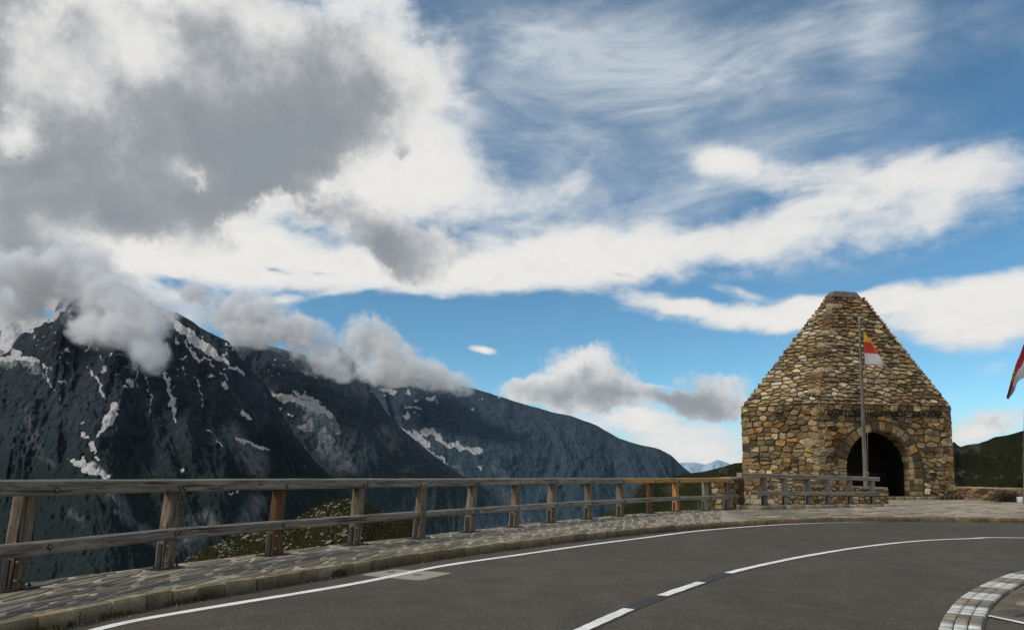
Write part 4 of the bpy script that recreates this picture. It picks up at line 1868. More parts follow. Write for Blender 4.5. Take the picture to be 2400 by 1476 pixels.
# mossy shrub at the pier foot
mb = MB()
c0 = gnd(1752, 1193, 0)
for _ in range(700):
    p = Vector((rr.gauss(0, .17), rr.gauss(0, .10), abs(rr.gauss(0.04, .10))))
    q = c0 + p
    u = Vector((rr.gauss(0, 1), rr.gauss(0, 1), rr.gauss(0, 1))).normalized() * .03
    w = u.orthogonal().normalized() * .015
    mb.add([q - u, q + w, q + u, q - w], [(0, 1, 2, 3)], rr.choice([(.03, .04, .014), (.02, .03, .012), (.05, .05, .02)]))
o = mb.build("moss_clump", M_VCOL, None, False)
tag(o, "dark green mossy clump at the foot of the stone pier", "plant")

# ------------------------------------------------------------------ mountains
def f_mount(rock_lo, rock_hi, veg_lo, veg_hi, vegz, haze, hz, scree=(.075, .08, .085)):
    def fn(t, b):
        g = t.n('ShaderNodeNewGeometry').outputs['Position']
        z = t.n('ShaderNodeSeparateXYZ', i={0: g}).outputs[2]
        n1 = t.noise(g, 0.0022, 8, 0.62)
        n2 = t.noise(t.mapping(g, (1, 1, 0.28)), 0.011, 7, 0.65)
        n3 = t.noise(g, 0.03, 5, 0.65)
        n4 = t.noise(g, 0.0011, 5, 0.6)
        n5 = t.noise(t.mapping(g, (1, 1, 2.6), rot=(0.12, 0.25, 0)), 0.010, 7, 0.68)
        n6 = t.noise(g, 0.075, 4, 0.7)
        rock = t.mixc(t.smooth(t.math('ADD', t.math('MULTIPLY', n2, .45), t.math('MULTIPLY', n5, .55)), 0.38, 0.62), rock_lo, rock_hi)
        veg = t.mixc(t.smooth(n1, 0.35, 0.65), veg_lo, veg_hi)
        hgt = t.math('ADD', z, t.math('MULTIPLY', t.math('SUBTRACT', n4, 0.5), 1400.0))
        hgt = t.math('ADD', hgt, t.math('MULTIPLY', t.math('SUBTRACT', n2, 0.5), 700.0))
        col = t.mixc(t.smooth(hgt, vegz - 260, vegz + 260), veg, rock)
        sc = t.math('MULTIPLY', t.smooth(n2, 0.56, 0.70), t.smooth(n1, 0.50, 0.66))
        col = t.mixc(t.math('MULTIPLY', sc, 0.32), col, scree)
        k = t.math('MULTIPLY', t.math('MULTIPLY_ADD', n3, 1.3, 0.35), t.math('MULTIPLY_ADD', n6, 1.1, 0.45))
        col = t.mixc(1.0, col, t.n('ShaderNodeCombineColor', i={0: k, 1: k, 2: k}).outputs[0], 'MULTIPLY')
        ice = attr(t, "ice", 'Fac')
        ic = t.smooth(t.math('ADD', ice, t.math('MULTIPLY', t.math('SUBTRACT', n3, 0.5), 1.1)), 0.42, 0.60)
        icol = t.mixc(t.smooth(t.noise(g, 0.022, 5, 0.75), 0.38, 0.66), (.07, .085, .095), (.30, .315, .31))
        col = t.mixc(ic, col, icol)
        gr = attr(t, "scree", 'Fac')
        gm = t.math('MULTIPLY', gr, t.smooth(t.noise(t.mapping(g, (1, 1, .3)), 0.016, 7, 0.72), 0.34, 0.56))
        col = t.mixc(gm, col, (.135, .14, .145))
        sn = attr(t, "snow", 'Fac')
        sm = t.smooth(t.math('ADD', sn, t.math('MULTIPLY', t.math('SUBTRACT', t.noise(g, 0.017, 5, 0.7), 0.5), 0.75)), 0.46, 0.56)
        scol = t.mixc(t.smooth(n3, 0.35, 0.7), (.62, .585, .57), (.44, .425, .42))
        col = t.mixc(sm, col, scol)
        col = t.mixc(hz, col, haze)  # aerial haze painted into the base colour, no air volume
        t.put(b, 'Base Color', col)
        b.inputs['Specular IOR Level'].default_value = 0.05
        bump(t, b, t.math('ADD', n2, t.math('MULTIPLY', n3, 0.35)), 0.6, 40.0)
    return fn


def seg_dist(px, py, a, b):
    ax, ay = a[0], a[1]
    dx, dy = b[0] - ax, b[1] - ay
    l2 = dx * dx + dy * dy + 1e-9
    t = np.clip(((px - ax) * dx + (py - ay) * dy) / l2, 0, 1)
    return np.hypot(px - ax - t * dx, py - ay - t * dy) - (a[2] + (b[2] - a[2]) * t)


def strokes(px, py, lst, soft):
    out = np.full(px.shape, 1e3)
    for st in lst:
        if len(st) == 1:
            x, y, rx, ry = st[0]
            d = (np.hypot((px - x) / rx, (py - y) / ry) - 1) * min(rx, ry)
            out = np.minimum(out, d)
        else:
            for a, b in zip(st[:-1], st[1:]):
                out = np.minimum(out, seg_dist(px, py, a, b))
    return np.clip(0.5 - out / (2 * soft), 0, 1)


def mountain(name, crest, dist, slope, zbase, NU, NV, amp, wl_, seed, mat, snow=(), ice=(), scree=(), speck=0.0, crest_amp=0.25, vpow=1.15, back=True, label=None):
    cx = np.array([c[0] for c in crest], float)
    cy = np.array([c[1] for c in crest], float)
    cd = np.array([c[2] if len(c) > 2 else dist for c in crest], float)
    pxs = np.linspace(cx[0], cx[-1], NU)
    pys = np.interp(pxs, cx, cy)
    # round the survey polyline a little
    k = max(1, NU // 160)
    for _ in range(k):
        pys[1:-1] = (pys[:-2] + 2 * pys[1:-1] + pys[2:]) / 4
    ds = np.interp(pxs, cx, cd)
    C = np.array([at(x, y, d)[:] for x, y, d in zip(pxs, pys, ds)])
    hd = -C[:, :2] / np.linalg.norm(C[:, :2], axis=1)[:, None]
    v = np.linspace(0, 1, NV) ** vpow
    D = C[:, 2] - zbase
    R_ = D / math.tan(math.radians(slope))
    gv = 0.78 * v + 0.22 * v * v
    P = np.zeros((NU, NV, 3))
    P[:, :, 0] = C[:, 0:1] + hd[:, 0:1] * R_[:, None] * gv[None]
    P[:, :, 1] = C[:, 1:2] + hd[:, 1:2] * R_[:, None] * gv[None]
    P[:, :, 2] = C[:, 2:3] - D[:, None] * v[None]
    run = R_[:, None] * gv[None]
    lat = (pxs * dist / FPX)[:, None] + 0 * run
    w = wl_
    warp = fbm(lat / (w * 2.2), run / (w * 3), seed + 9.3, 3) * 0.95
    r1 = ridged(lat / w + warp, run / (w * 2.8) + warp * .6, seed, 6, 0.52)
    r2 = ridged(lat / (w * .28) + warp, run / (w * .55), seed + 4.4, 5, 0.55)
    h = (r1 - 0.45) * amp * .8 + (r2 - .45) * amp * .15 + fbm(lat / (w * .08), run / (w * .08), seed + 2, 5, .6) * amp * .10
    tp = crest_amp + (1 - crest_amp) * np.clip(v / 0.2, 0, 1)[None]
    h = h * tp
    sl = math.radians(slope)
    P[:, :, 0] += hd[:, 0:1] * h * math.sin(sl)
    P[:, :, 1] += hd[:, 1:2] * h * math.sin(sl)
    P[:, :, 2] += h * math.cos(sl) * np.where(v[None] < .02, .6, 1)
    # projected survey coordinates
    dep = P[..., 1] * CP + (P[..., 2] - CAMZ) * SP
    up = -P[..., 1] * SP + (P[..., 2] - CAMZ) * CP
    px = CX + FPX * P[..., 0] / dep
    py = PYC - FPX * up / dep
    jx = fbm(px / 20, py / 20, seed + 1, 5, .62) * 8
    jy = fbm(px / 20, py / 20, seed + 5, 5, .62) * 8
    qx, qy = px + jx, py + jy
    sn = strokes(qx, qy, snow, 4.0) if snow else np.zeros(px.shape)
    if speck > 0:
        f_ = fbm(px / 12, py / 7, seed + 3, 4)
        zone = np.clip((P[..., 2] - speck) / 350, 0, 1) * np.clip(0.5 + fbm(px / 70, py / 70, seed + 8, 2) * 1.4, 0, 1)
        sn = np.maximum(sn, np.clip((f_ - .98 + zone * 0.58) * 3.0, 0, 1))
    ic = strokes(qx, qy, ice, 7.0) if ice else np.zeros(px.shape)
    gr = strokes(qx, qy, scree, 9.0) if scree else np.zeros(px.shape)
    if back:
        B = P[:, :1].copy()
        B[:, 0, :2] -= hd * (R_ * 0.9)[:, None]
        B[:, 0, 2] = zbase
        P = np.concatenate([B, P], 1)
        z1 = np.zeros((NU, 1))
        sn, ic, gr = [np.concatenate([z1, a_], 1) for a_ in (sn, ic, gr)]
    o = grid_obj(name, P[:, ::-1], mat, {"snow": sn[:, ::-1], "ice": ic[:, ::-1], "scree": gr[:, ::-1]})
    # grid faces must look outward
    return struct(o, label)


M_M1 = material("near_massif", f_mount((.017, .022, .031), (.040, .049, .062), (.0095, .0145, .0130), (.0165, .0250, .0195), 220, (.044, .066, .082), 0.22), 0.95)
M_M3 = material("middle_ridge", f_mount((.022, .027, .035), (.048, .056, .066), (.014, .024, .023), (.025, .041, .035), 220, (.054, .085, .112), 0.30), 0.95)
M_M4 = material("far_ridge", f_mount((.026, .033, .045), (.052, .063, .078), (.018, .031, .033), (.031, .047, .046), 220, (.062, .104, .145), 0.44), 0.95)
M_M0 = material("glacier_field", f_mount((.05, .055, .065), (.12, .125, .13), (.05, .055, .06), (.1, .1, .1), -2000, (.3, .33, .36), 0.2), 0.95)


def f_far(t, b):
    g = t.n('ShaderNodeNewGeometry').outputs['Position']
    z = t.n('ShaderNodeSeparateXYZ', i={0: g}).outputs[2]
    n = t.noise(g, 0.0012, 6, 0.6)
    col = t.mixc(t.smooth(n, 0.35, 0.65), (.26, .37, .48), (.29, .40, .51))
    col = t.mixc(t.smooth(z, -200, 900, 0.55, 0.0), col, (.40, .49, .56))  # distance haze painted as pale blue, paler towards the foot
    t.put(b, 'Base Color', col)


M_FAR = material("blue_distant_range", f_far, 1.0)

# hazy blue range on the horizon
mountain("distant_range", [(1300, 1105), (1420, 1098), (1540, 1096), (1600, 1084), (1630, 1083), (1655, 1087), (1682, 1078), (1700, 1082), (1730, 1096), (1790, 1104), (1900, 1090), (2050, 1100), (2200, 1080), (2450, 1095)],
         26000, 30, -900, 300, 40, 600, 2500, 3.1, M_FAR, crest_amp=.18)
# far ridge falling to the right
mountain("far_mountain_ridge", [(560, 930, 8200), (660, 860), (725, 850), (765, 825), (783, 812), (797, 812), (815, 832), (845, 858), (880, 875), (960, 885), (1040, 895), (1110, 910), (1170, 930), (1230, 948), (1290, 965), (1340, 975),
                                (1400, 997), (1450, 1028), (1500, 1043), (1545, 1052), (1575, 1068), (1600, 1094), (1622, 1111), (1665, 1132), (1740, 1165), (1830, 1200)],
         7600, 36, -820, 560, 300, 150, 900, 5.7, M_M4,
         snow=[[(915, 915, 16, 6)], [(900, 910, 4, 3)], [(955, 922, 7, 2.5)], [(1010, 938, 13, 4)], [(976, 937, 5, 3)], [(952, 953, 3), (985, 956, 3)], [(957, 973, 6, 6)], [(974, 971, 6, 2.5)],
               [(936, 1010, 8), (960, 1016, 8), (985, 1030, 7), (1003, 1046, 4)], [(987, 1012, 7), (1012, 1012, 9), (1035, 1030, 6), (1062, 1044, 7), (1085, 1050, 6)], [(1098, 1052, 6), (1118, 1056, 9)],
               [(975, 1045, 4), (1010, 1062, 5), (1050, 1085, 3)], [(1127, 1092, 5, 5)], [(1105, 960, 2, 3)], [(830, 880, 4, 2)], [(780, 880, 4, 2)], [(850, 915, 5, 2)]],
         ice=[[(950, 1030, 7), (990, 1055, 8), (1050, 1087, 5), (1068, 1095, 3)]],
         scree=[[(1070, 1090, 4), (1082, 1115, 4), (1095, 1140, 6)], [(1160, 1095, 8), (1190, 1115, 10)], [(1190, 1160, 12), (1230, 1220, 14)]], speck=450)
# middle ridge with the hanging glacier
mountain("middle_mountain_ridge", [(380, 830, 6900), (460, 800), (520, 793), (560, 795), (600, 800), (650, 815), (700, 828), (745, 850), (790, 872), (830, 893), (862, 908), (885, 935), (905, 968), (940, 1005), (985, 1042), (1030, 1078),
                                   (1080, 1112), (1140, 1150), (1220, 1195), (1320, 1240), (1420, 1270)],
         6300, 38, -820, 520, 330, 170, 700, 8.2, M_M3,
         snow=[[(637, 922, 4), (660, 932, 9), (690, 935, 8), (720, 948, 10), (755, 962, 9), (778, 975, 4)], [(690, 918, 3), (712, 925, 4), (745, 942, 4)], [(655, 955, 6, 5)], [(652, 965, 8, 4)], [(678, 970, 4), (683, 978, 2)],
               [(640, 1052, 7, 6)], [(712, 1055, 5, 3)], [(560, 905, 4, 3)]],
         ice=[[(700, 940, 14), (745, 965, 16), (775, 985, 16), (790, 1010, 10)], [(735, 985, 22), (760, 1005, 26), (765, 1035, 18), (755, 1062, 10)], [(705, 1002, 8), (730, 1000, 10)]],
         scree=[[(770, 1060, 20), (800, 1085, 26), (825, 1100, 12)], [(720, 1080, 20), (760, 1090, 26)], [(760, 1150, 20), (720, 1190, 16), (700, 1230, 14)], [(650, 1170, 8), (690, 1230, 8)], [(900, 1010, 16), (930, 1060, 10)]], speck=380)
# glacier dome at far left
mountain("glacier_dome", [(-420, 770), (-200, 735), (-60, 722), (20, 722), (70, 735), (130, 752), (220, 790), (330, 850)], 6600, 30, 700, 160, 120, 90, 900, 12.2, M_M0,
         snow=[[(-420, 770, 60), (-100, 745, 40), (40, 742, 24), (110, 758, 16), (60, 800, 60)]], ice=[[(-100, 800, 40), (50, 800, 40)]])
# near massif with the cloud covered peak
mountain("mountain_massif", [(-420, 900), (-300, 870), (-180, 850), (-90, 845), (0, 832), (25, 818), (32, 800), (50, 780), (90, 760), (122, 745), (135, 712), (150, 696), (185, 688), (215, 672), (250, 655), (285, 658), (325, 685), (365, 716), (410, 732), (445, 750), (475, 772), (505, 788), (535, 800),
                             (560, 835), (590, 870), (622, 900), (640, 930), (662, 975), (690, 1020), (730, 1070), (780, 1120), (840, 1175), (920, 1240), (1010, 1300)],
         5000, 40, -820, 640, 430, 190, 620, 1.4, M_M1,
         snow=[[(200, 855, 1.5), (225, 890, 2.5), (240, 915, 3), (247, 928, 2)], [(268, 948, 7), (270, 962, 8)], [(266, 968, 7), (252, 985, 10), (243, 1003, 6), (230, 1018, 3)], [(222, 1032, 3), (217, 1048, 6), (224, 1058, 3)], [(224, 1068, 4), (230, 1076, 4)],
               [(196, 1070, 3), (192, 1082, 10), (205, 1095, 12), (222, 1105, 8), (250, 1118, 4)], [(160, 1075, 2), (180, 1082, 6)],
               [(386, 872, 3), (396, 890, 5), (402, 912, 4)], [(399, 918, 4), (403, 940, 6), (407, 965, 4), (411, 993, 1.5)],
               [(402, 752, 7), (420, 765, 11), (445, 783, 14), (470, 805, 11), (495, 826, 11), (515, 838, 8), (535, 850, 5)], [(540, 858, 4), (560, 868, 4), (578, 878, 1.5)], [(392, 742, 5), (405, 758, 5)],
               [(438, 800, 2), (455, 825, 3), (470, 848, 3)], [(478, 838, 2), (498, 855, 3)], [(525, 905, 8), (528, 912, 5)], [(570, 968, 9), (580, 975, 6)], [(560, 1027, 5), (585, 1038, 5), (605, 1050, 4), (625, 1055, 2)],
               [(395, 800, 3), (390, 820, 2)], [(420, 800, 5, 4)], [(430, 840, 8, 3)], [(243, 866, 5, 10)], [(305, 897, 9, 8)], [(290, 905, 6, 2)], [(278, 880, 6, 2)], [(148, 895, 6, 2)], [(155, 822, 14, 2)], [(213, 803, 2), (205, 822, 2)], [(228, 818, 4, 6)], [(235, 835, 4, 3)],
               [(165, 700, 4), (152, 718, 6), (140, 735, 6), (122, 748, 5)], [(130, 745, 3), (60, 775, 3)], [(197, 1022, 7, 5)], [(197, 992, 6, 2.5)], [(138, 935, 5, 2)], [(430, 865, 5, 3)], [(428, 878, 3, 2)], [(495, 880, 8, 3)], [(520, 870, 2), (530, 890, 2)],
               [(485, 1003, 1), (500, 1018, 2), (520, 1045, 1.5)], [(340, 880, 1.5), (352, 930, 2), (350, 975, 1)], [(300, 820, 2), (318, 860, 2.5), (322, 900, 1)], [(455, 880, 1.5), (470, 920, 2), (478, 955, 1)], [(100, 850, 1.5), (118, 890, 2), (128, 930, 1)], [(425, 1103, 5, 4)], [(555, 1150, 3, 6)], [(540, 1158, 3, 4)], [(180, 790, 2), (175, 805, 2)],
               [(0, 842, 6), (30, 838, 8), (60, 842, 8), (85, 848, 5)], [(25, 815, 3), (40, 828, 8)], [(-300, 860, 14), (0, 845, 6)]],
         ice=[[(50, 852, 7), (80, 860, 9), (100, 878, 6)], [(215, 1090, 10), (245, 1115, 10)], [(-200, 870, 20), (30, 850, 8)]],
         scree=[[(258, 1150, 10), (285, 1185, 16), (310, 1225, 10)], [(330, 1240, 12), (400, 1290, 14)], [(165, 1200, 3), (200, 1228, 2)], [(60, 1020, 3), (85, 1060, 2), (125, 1090, 2)], [(540, 1010, 20), (600, 1090, 30)], [(480, 1220, 26), (430, 1270, 20)],
                [(90, 1050, 8), (60, 960, 8)], [(600, 1180, 24), (560, 1250, 20)]], speck=380)


# nearer hills
def f_hill(lo, hi, rock, rk, sc, lo2=(.05, .04, .02)):
    def fn(t, b):
        g = t.n('ShaderNodeNewGeometry').outputs['Position']
        n1 = t.noise(g, sc, 7, 0.62)
        n2 = t.noise(t.mapping(g, (1, 1, .6)), sc * 6, 6, 0.68)
        n3 = t.noise(g, sc * 40, 4, 0.7)
        col = t.mixc(t.smooth(n1, .35, .65), lo, hi)
        col = t.mixc(t.smooth(n2, .45, .75, 0, .7), col, lo2)
        m = t.math('MULTIPLY', t.smooth(n2, rk, rk + .08), t.smooth(n1, .44, .56))
        col = t.mixc(m, col, rock)
        k = t.math('MULTIPLY_ADD', n3, 1.2, .4)
        col = t.mixc(1.0, col, t.n('ShaderNodeCombineColor', i={0: k, 1: k, 2: k}).outputs[0], 'MULTIPLY')
        gr = attr(t, "scree", 'Fac')
        col = t.mixc(t.math('MULTIPLY', gr, t.smooth(n2, .35, .6)), col, rock)
        t.put(b, 'Base Color', col)
        b.inputs['Specular IOR Level'].default_value = 0.05
        bump(t, b, t.math('ADD', n2, t.math('MULTIPLY', n3, .5)), 0.9, 0.12 / sc)
    return fn


M_HILL = material("grassy_hill", f_hill((.018, .024, .010), (.034, .038, .015), (.085, .078, .062), .58, .05, (.038, .032, .018)), .95)
M_HILLR = material("rocky_hill", f_hill((.016, .020, .009), (.030, .032, .014), (.095, .085, .068), .56, .07, (.030, .026, .016)), .95)
M_KNOLL = material("knoll_turf", f_hill((.022, .025, .008), (.044, .041, .013), (.15, .135, .105), .66, .12, (.045, .033, .014)), .95)

mountain("green_hill", [(1370, 1225), (1400, 1212), (1429, 1195), (1473, 1165), (1490, 1142), (1505, 1136), (1540, 1124), (1575, 1117), (1604, 1111), (1648, 1105), (1692, 1095), (1721, 1085.5), (1744, 1083), (1800, 1070), (1880, 1056), (1990, 1046), (2130, 1043)],
         260, 33, -120, 260, 150, 7, 38, 21.0, M_HILL, scree=[[(1430, 1200, 8), (1475, 1168, 7), (1500, 1142, 6)], [(1600, 1130, 5), (1560, 1150, 5)], [(1690, 1165, 10), (1640, 1190, 10)]], crest_amp=.12)
mountain("rocky_hill", [(2060, 1062), (2180, 1056), (2225, 1050), (2231, 1040), (2236, 1035), (2243, 1043), (2252, 1047), (2270, 1041), (2292, 1037), (2312, 1031), (2332, 1024), (2355, 1020), (2375, 1015), (2398, 1009), (2450, 1000), (2560, 985), (2700, 975)],
         170, 36, -60, 260, 140, 7, 22, 33.0, M_HILLR, scree=[[(2245, 1052, 10), (2290, 1050, 6)]], crest_amp=.16)
knoll = mountain("grassy_knoll", [(330, 1395), (400, 1333), (450, 1304), (500, 1277), (545, 1256), (567, 1247), (620, 1237), (680, 1222), (712, 1205), (735, 1192), (760, 1180), (785, 1172), (815, 1168), (840, 1173), (860, 1180), (890, 1196), (925, 1208), (955, 1216), (970, 1232), (990, 1262), (1015, 1300)],
         62, 30, -22, 240, 160, 1.6, 7, 41.0, M_KNOLL, crest_amp=.10)

# pale stones strewn over the knoll
rr = random.Random(61)
kv = knoll.data.vertices
nk = len(kv)
mb = MB()
ROCKC = [(.26, .235, .195), (.32, .295, .25), (.20, .18, .145), (.38, .355, .31), (.15, .135, .11)]
cnt, tries = 0, 0
while cnt < 850 and tries < 60000:
    tries += 1
    p = kv[rr.randrange(nk)].co
    px, py = proj(p.x, p.y, p.z)
    if not (395 < px < 985 and py < 1345):
        continue
    dens = 0.95 if px < 850 else 0.12
    if fbm(px / 60, py / 40, 3.3, 3) < rr.uniform(-.5, .35) or rr.random() > dens:
        continue
    r_ = 0.050 * math.exp(rr.gauss(0, .6))
    r_ = min(r_, .26)
    d1 = Vector((1, rr.uniform(-.4, .4), rr.uniform(.1, .7))).normalized()
    d2_ = d1.orthogonal().normalized()
    d3 = d1.cross(d2_)
    c = Vector(p) + Vector((0, 0, r_ * .15))
    V = []
    for x, y, z in ((1, 0, 0), (0, 1, 0), (-1, 0, 0), (0, -1, 0), (0, 0, 1), (0, 0, -1), (.6, .6, .5), (-.6, .6, .4), (-.6, -.6, .5), (.6, -.6, .4)):
        j = rr.uniform(.6, 1.15)
        V.append(c + d1 * (x * r_ * 1.7 * j) + d2_ * (y * r_ * .8 * j) + d3 * (z * r_ * .7 * j))
    Fc = [(0, 6, 9), (6, 1, 7), (7, 2, 8), (8, 3, 9), (4, 6, 7), (4, 7, 8), (4, 8, 9), (4, 9, 6), (0, 1, 6), (1, 2, 7), (2, 3, 8), (3, 0, 9), (1, 0, 5), (2, 1, 5), (3, 2, 5), (0, 3, 5)]
    mb.add(V, Fc, vary(rr.choice(ROCKC), rr, .25))
    cnt += 1
o = mb.build("scattered_rocks", M_FLAGST, None, False)
tag(o, "pale stones strewn thickly over the grassy knoll below the fence", "rocks", kind="stuff")
# grass on the knoll
mb = MB()
rr = random.Random(62)
GC = [(.036, .04, .012), (.055, .05, .015), (.026, .03, .009), (.07, .055, .022)]
cnt = 0
for _ in range(200000):
    if cnt > 14000:
        break
    p = kv[rr.randrange(nk)].co
    px, py = proj(p.x, p.y, p.z)
    if not (395 < px < 1000 and py < 1345):
        continue
    an = rr.uniform(0, 6.28)
    h_ = rr.uniform(.05, .16)
    w = Vector((math.cos(an), math.sin(an), 0)) * rr.uniform(.03, .07)
    b0 = Vector(p) + Vector((rr.uniform(-.2, .2), rr.uniform(-.2, .2), -.02))
    mb.add([b0 - w, b0 + w, b0 + Vector((rr.uniform(-.08, .08), rr.uniform(-.05, .05), h_))], [(0, 1, 2)], rr.choice(GC))
    cnt += 1
o = mb.build("knoll_grass", M_VCOL, None, False)
tag(o, "short olive alpine grass covering the knoll below the fence", "grass", kind="stuff")

# ------------------------------------------------------------------ sky and light
SUN_EL, SUN_AZ = math.radians(42), math.radians(-114)     # azimuth clockwise from the view direction
world = bpy.data.worlds.new("World")
S.world = world
world.use_nodes = True
t = NT(world.node_tree)
wout = t.n('ShaderNodeOutputWorld')
bg = t.n('ShaderNodeBackground', i={'Strength': 0.1})
world.node_tree.links.new(bg.outputs[0], wout.inputs[0])
sky = t.n('ShaderNodeTexSky', sky_type='NISHITA', sun_disc=False, sun_elevation=SUN_EL, sun_rotation=SUN_AZ, altitude=2400.0, air_density=1.0, dust_density=0.6, ozone_density=1.6)
D = t.n('ShaderNodeTexCoord').outputs['Generated']
sx = t.n('ShaderNodeSeparateXYZ', i={0: D})
az = t.math('ARCTAN2', sx.outputs[0], sx.outputs[1])
el = t.math('ARCSINE', sx.outputs[2])
AE = t.n('ShaderNodeCombineXYZ', i={0: az, 1: el, 2: 0.0}).outputs[0]


def azel(px, py):
    r = ray(px, py)
    return math.atan2(r.x, r.y), math.atan2(r.z, math.hypot(r.x, r.y))


def vnoise(scale, seed, detail=5, rough=.55, st=(1, 1, 1), rot=(0, 0, 0), dist=0.0):
    v = t.mapping(D, st, (seed, seed * .7, seed * 1.3), rot)
    return t.noise(v, scale, detail, rough, dist)


def warp(vec, scale, amp, seed, detail=4, rough=.55):
    v = t.mapping(D, (1, 1, 1), (seed, seed * 1.7, -seed))
    nd = t.n('ShaderNodeTexNoise', i={'Vector': v, 'Scale': scale, 'Detail': detail, 'Roughness': rough})
    return t.vmath('ADD', vec, t.vscale(t.vmath('SUBTRACT', nd.outputs['Color'], (.5, .5, .5)), amp))


def field(vec, blobs):
    # the running sum rides along in z so the blobs are evaluated one after another
    acc = 0.0
    sp = t.n('ShaderNodeSeparateXYZ', i={0: vec})
    for (x, y, rx, ry, rot, w) in blobs:
        a, e = azel(x, y)
        a1, a0 = azel(x + 40, y)[0], azel(x - 40, y)[0]
        e1, e0 = azel(x, y - 40)[1], azel(x, y + 40)[1]
        ka, ke = (a1 - a0) / 80, (e1 - e0) / 80
        c = t.n('ShaderNodeCombineXYZ', i={0: sp.outputs[0], 1: sp.outputs[1], 2: acc}).outputs[0]
        m = t.mapping(c, (rx * ka, ry * ke, 1.0e7), (a, e, 0), (0, 0, math.radians(rot)), 'TEXTURE')
        g = t.n('ShaderNodeTexGradient', gradient_type='SPHERICAL', i={0: m}).outputs['Fac']
        acc = t.math('MULTIPLY_ADD', g, w, acc)
    return acc


# --- thin high cirrus
Wc = warp(AE, 2.2, 0.16, 3.0)
CIR = [(1500, 190, 950, 430, 8, .62), (1400, 330, 650, 240, 10, .45), (1250, 80, 420, 200, 0, .25), (1650, 160, 420, 120, 14, .35), (2050, 60, 120, 150, -40, .5), (1800, 300, 500, 90, 12, .35), (2050, 320, 520, 110, 8, .35),
       (1400, 480, 420, 180, 10, .55), (1100, 260, 380, 300, 0, .45), (1650, 480, 300, 90, 15, .35), (2000, 640, 420, 60, 12, .3), (1500, 60, 300, 90, 10, .3)]
fc = field(Wc, CIR)
st1 = vnoise(2.6, 5.1, 8, .58, (1, 1, 2.2), (0.0, 0.35, 0.0), 0.7)
st2 = vnoise(7.0, 8.7, 8, .64, (.8, .8, 3.2), (0.0, -0.32, 0.0), 0.8)
a_cir = t.math('MULTIPLY', t.smooth(t.math('ADD', fc, t.math('MULTIPLY_ADD', st1, 2.9, -1.62)), 0.05, 1.35), t.math('MULTIPLY_ADD', st2, 2.2, -.25), clamp=True)
veil = t.math('MULTIPLY', t.smooth(fc, .10, .80), t.math('MULTIPLY', t.math('MULTIPLY_ADD', st1, 1.5, -.30), t.math('MULTIPLY_ADD', st2, 1.7, .15)), clamp=True)
a_cir = t.math('MULTIPLY', t.math('ADD', t.math('MULTIPLY', a_cir, .55), t.math('MULTIPLY', veil, .72), clamp=True), t.math('MULTIPLY_ADD', st2, .95, .28), clamp=True)
behind = t.smooth(sx.outputs[1], .35, -.15)
a_cir = t.math('MAXIMUM', a_cir, t.math('MULTIPLY', behind, t.smooth(st1, .36, .60, .25, .95)))

# --- bright white sheets
Ww = warp(AE, 3.2, 0.085, 11.0, 5, .55)
WHT_B = [(450, 250, 900, 620, 0, 1.5), (200, 300, 700, 700, 0, 1.0), (900, 420, 330, 150, 0, 1.0), (1000, 440, 260, 110, 0, .7), (520, 600, 560, 90, 0, 1.2), (900, 650, 520, 60, -2, 1.1), (1200, 620, 470, 85, 4, 1.35), (1480, 600, 480, 85, 9, 1.0), (1750, 560, 380, 90, 12, .8), (1300, 540, 420, 120, 6, .45), (1380, 400, 130, 45, 45, .55),
         (1250, 470, 200, 70, 20, .45), (1680, 370, 120, 55, -8, 1.3), (1800, 392, 220, 62, -6, .9), (2000, 415, 330, 85, -3, .8), (2250, 405, 330, 95, 4, .95), (2200, 520, 300, 90, 12, .8), (2100, 470, 360, 120, 0, .5), (1950, 560, 300, 90, 8, .6), (2420, 500, 120, 80, 0, .4),
         (2150, 705, 480, 65, 2, 1.45), (2380, 690, 260, 90, 6, 1.3), (1900, 715, 300, 40, 0, 1.1), (1720, 722, 330, 36, -5, 1.3), (1560, 698, 200, 26, -8, 1.15), (1850, 690, 200, 22, -4, .8), (2330, 770, 240, 60, 0, 1.0), (2150, 765, 200, 40, 0, .8), (1720, 672, 90, 16, -10, .7),
         (900, 180, 300, 220, 0, .8), (300, 180, 420, 260, 0, 1.0), (100, 560, 300, 200, 0, 1.0), (780, 690, 200, 14, 6, .55), (1140, 830, 36, 16, -12, 1.5), (660, 700, 120, 14, 4, .5),
         (1540, 1000, 320, 60, 0, 1.2), (1480, 960, 110, 60, 0, 1.1), (1640, 1050, 260, 50, 0, 1.2), (1500, 890, 90, 12, 0, .8), (2330, 985, 190, 60, 0, 1.35), (2280, 1030, 130, 45, 0, 1.0), (2340, 850, 90, 30, 10, .6), (1750, 1080, 300, 30, 0, .8),
         (600, 1000, 900, 120, 0, .6), (2000, 1100, 500, 40, 0, .6),
         (640, 625, 110, 17, -8, -1.6), (760, 640, 90, 12, -8, -1.2), (420, 672, 90, 26, -8, -1.2), (1560, 440, 150, 40, -20, -.35)]
fw = field(Ww, WHT_B)
wn = vnoise(7.0, 2.2, 8, .58, (1, 1, 2.2), (0, .2, 0), .4)
wn2 = vnoise(26.0, 4.2, 6, .62, (1, 1, 1.5))
gw_ = t.smooth(fw, .02, .45, .22, 1.0)
fw2 = t.math('ADD', fw, t.math('MULTIPLY', gw_, t.math('MULTIPLY_ADD', wn, 2.4, -1.2)))
fw2 = t.math('ADD', fw2, t.math('MULTIPLY', gw_, t.math('MULTIPLY_ADD', wn2, .9, -.45)))
a_wht = t.smooth(fw2, .08, 1.05)

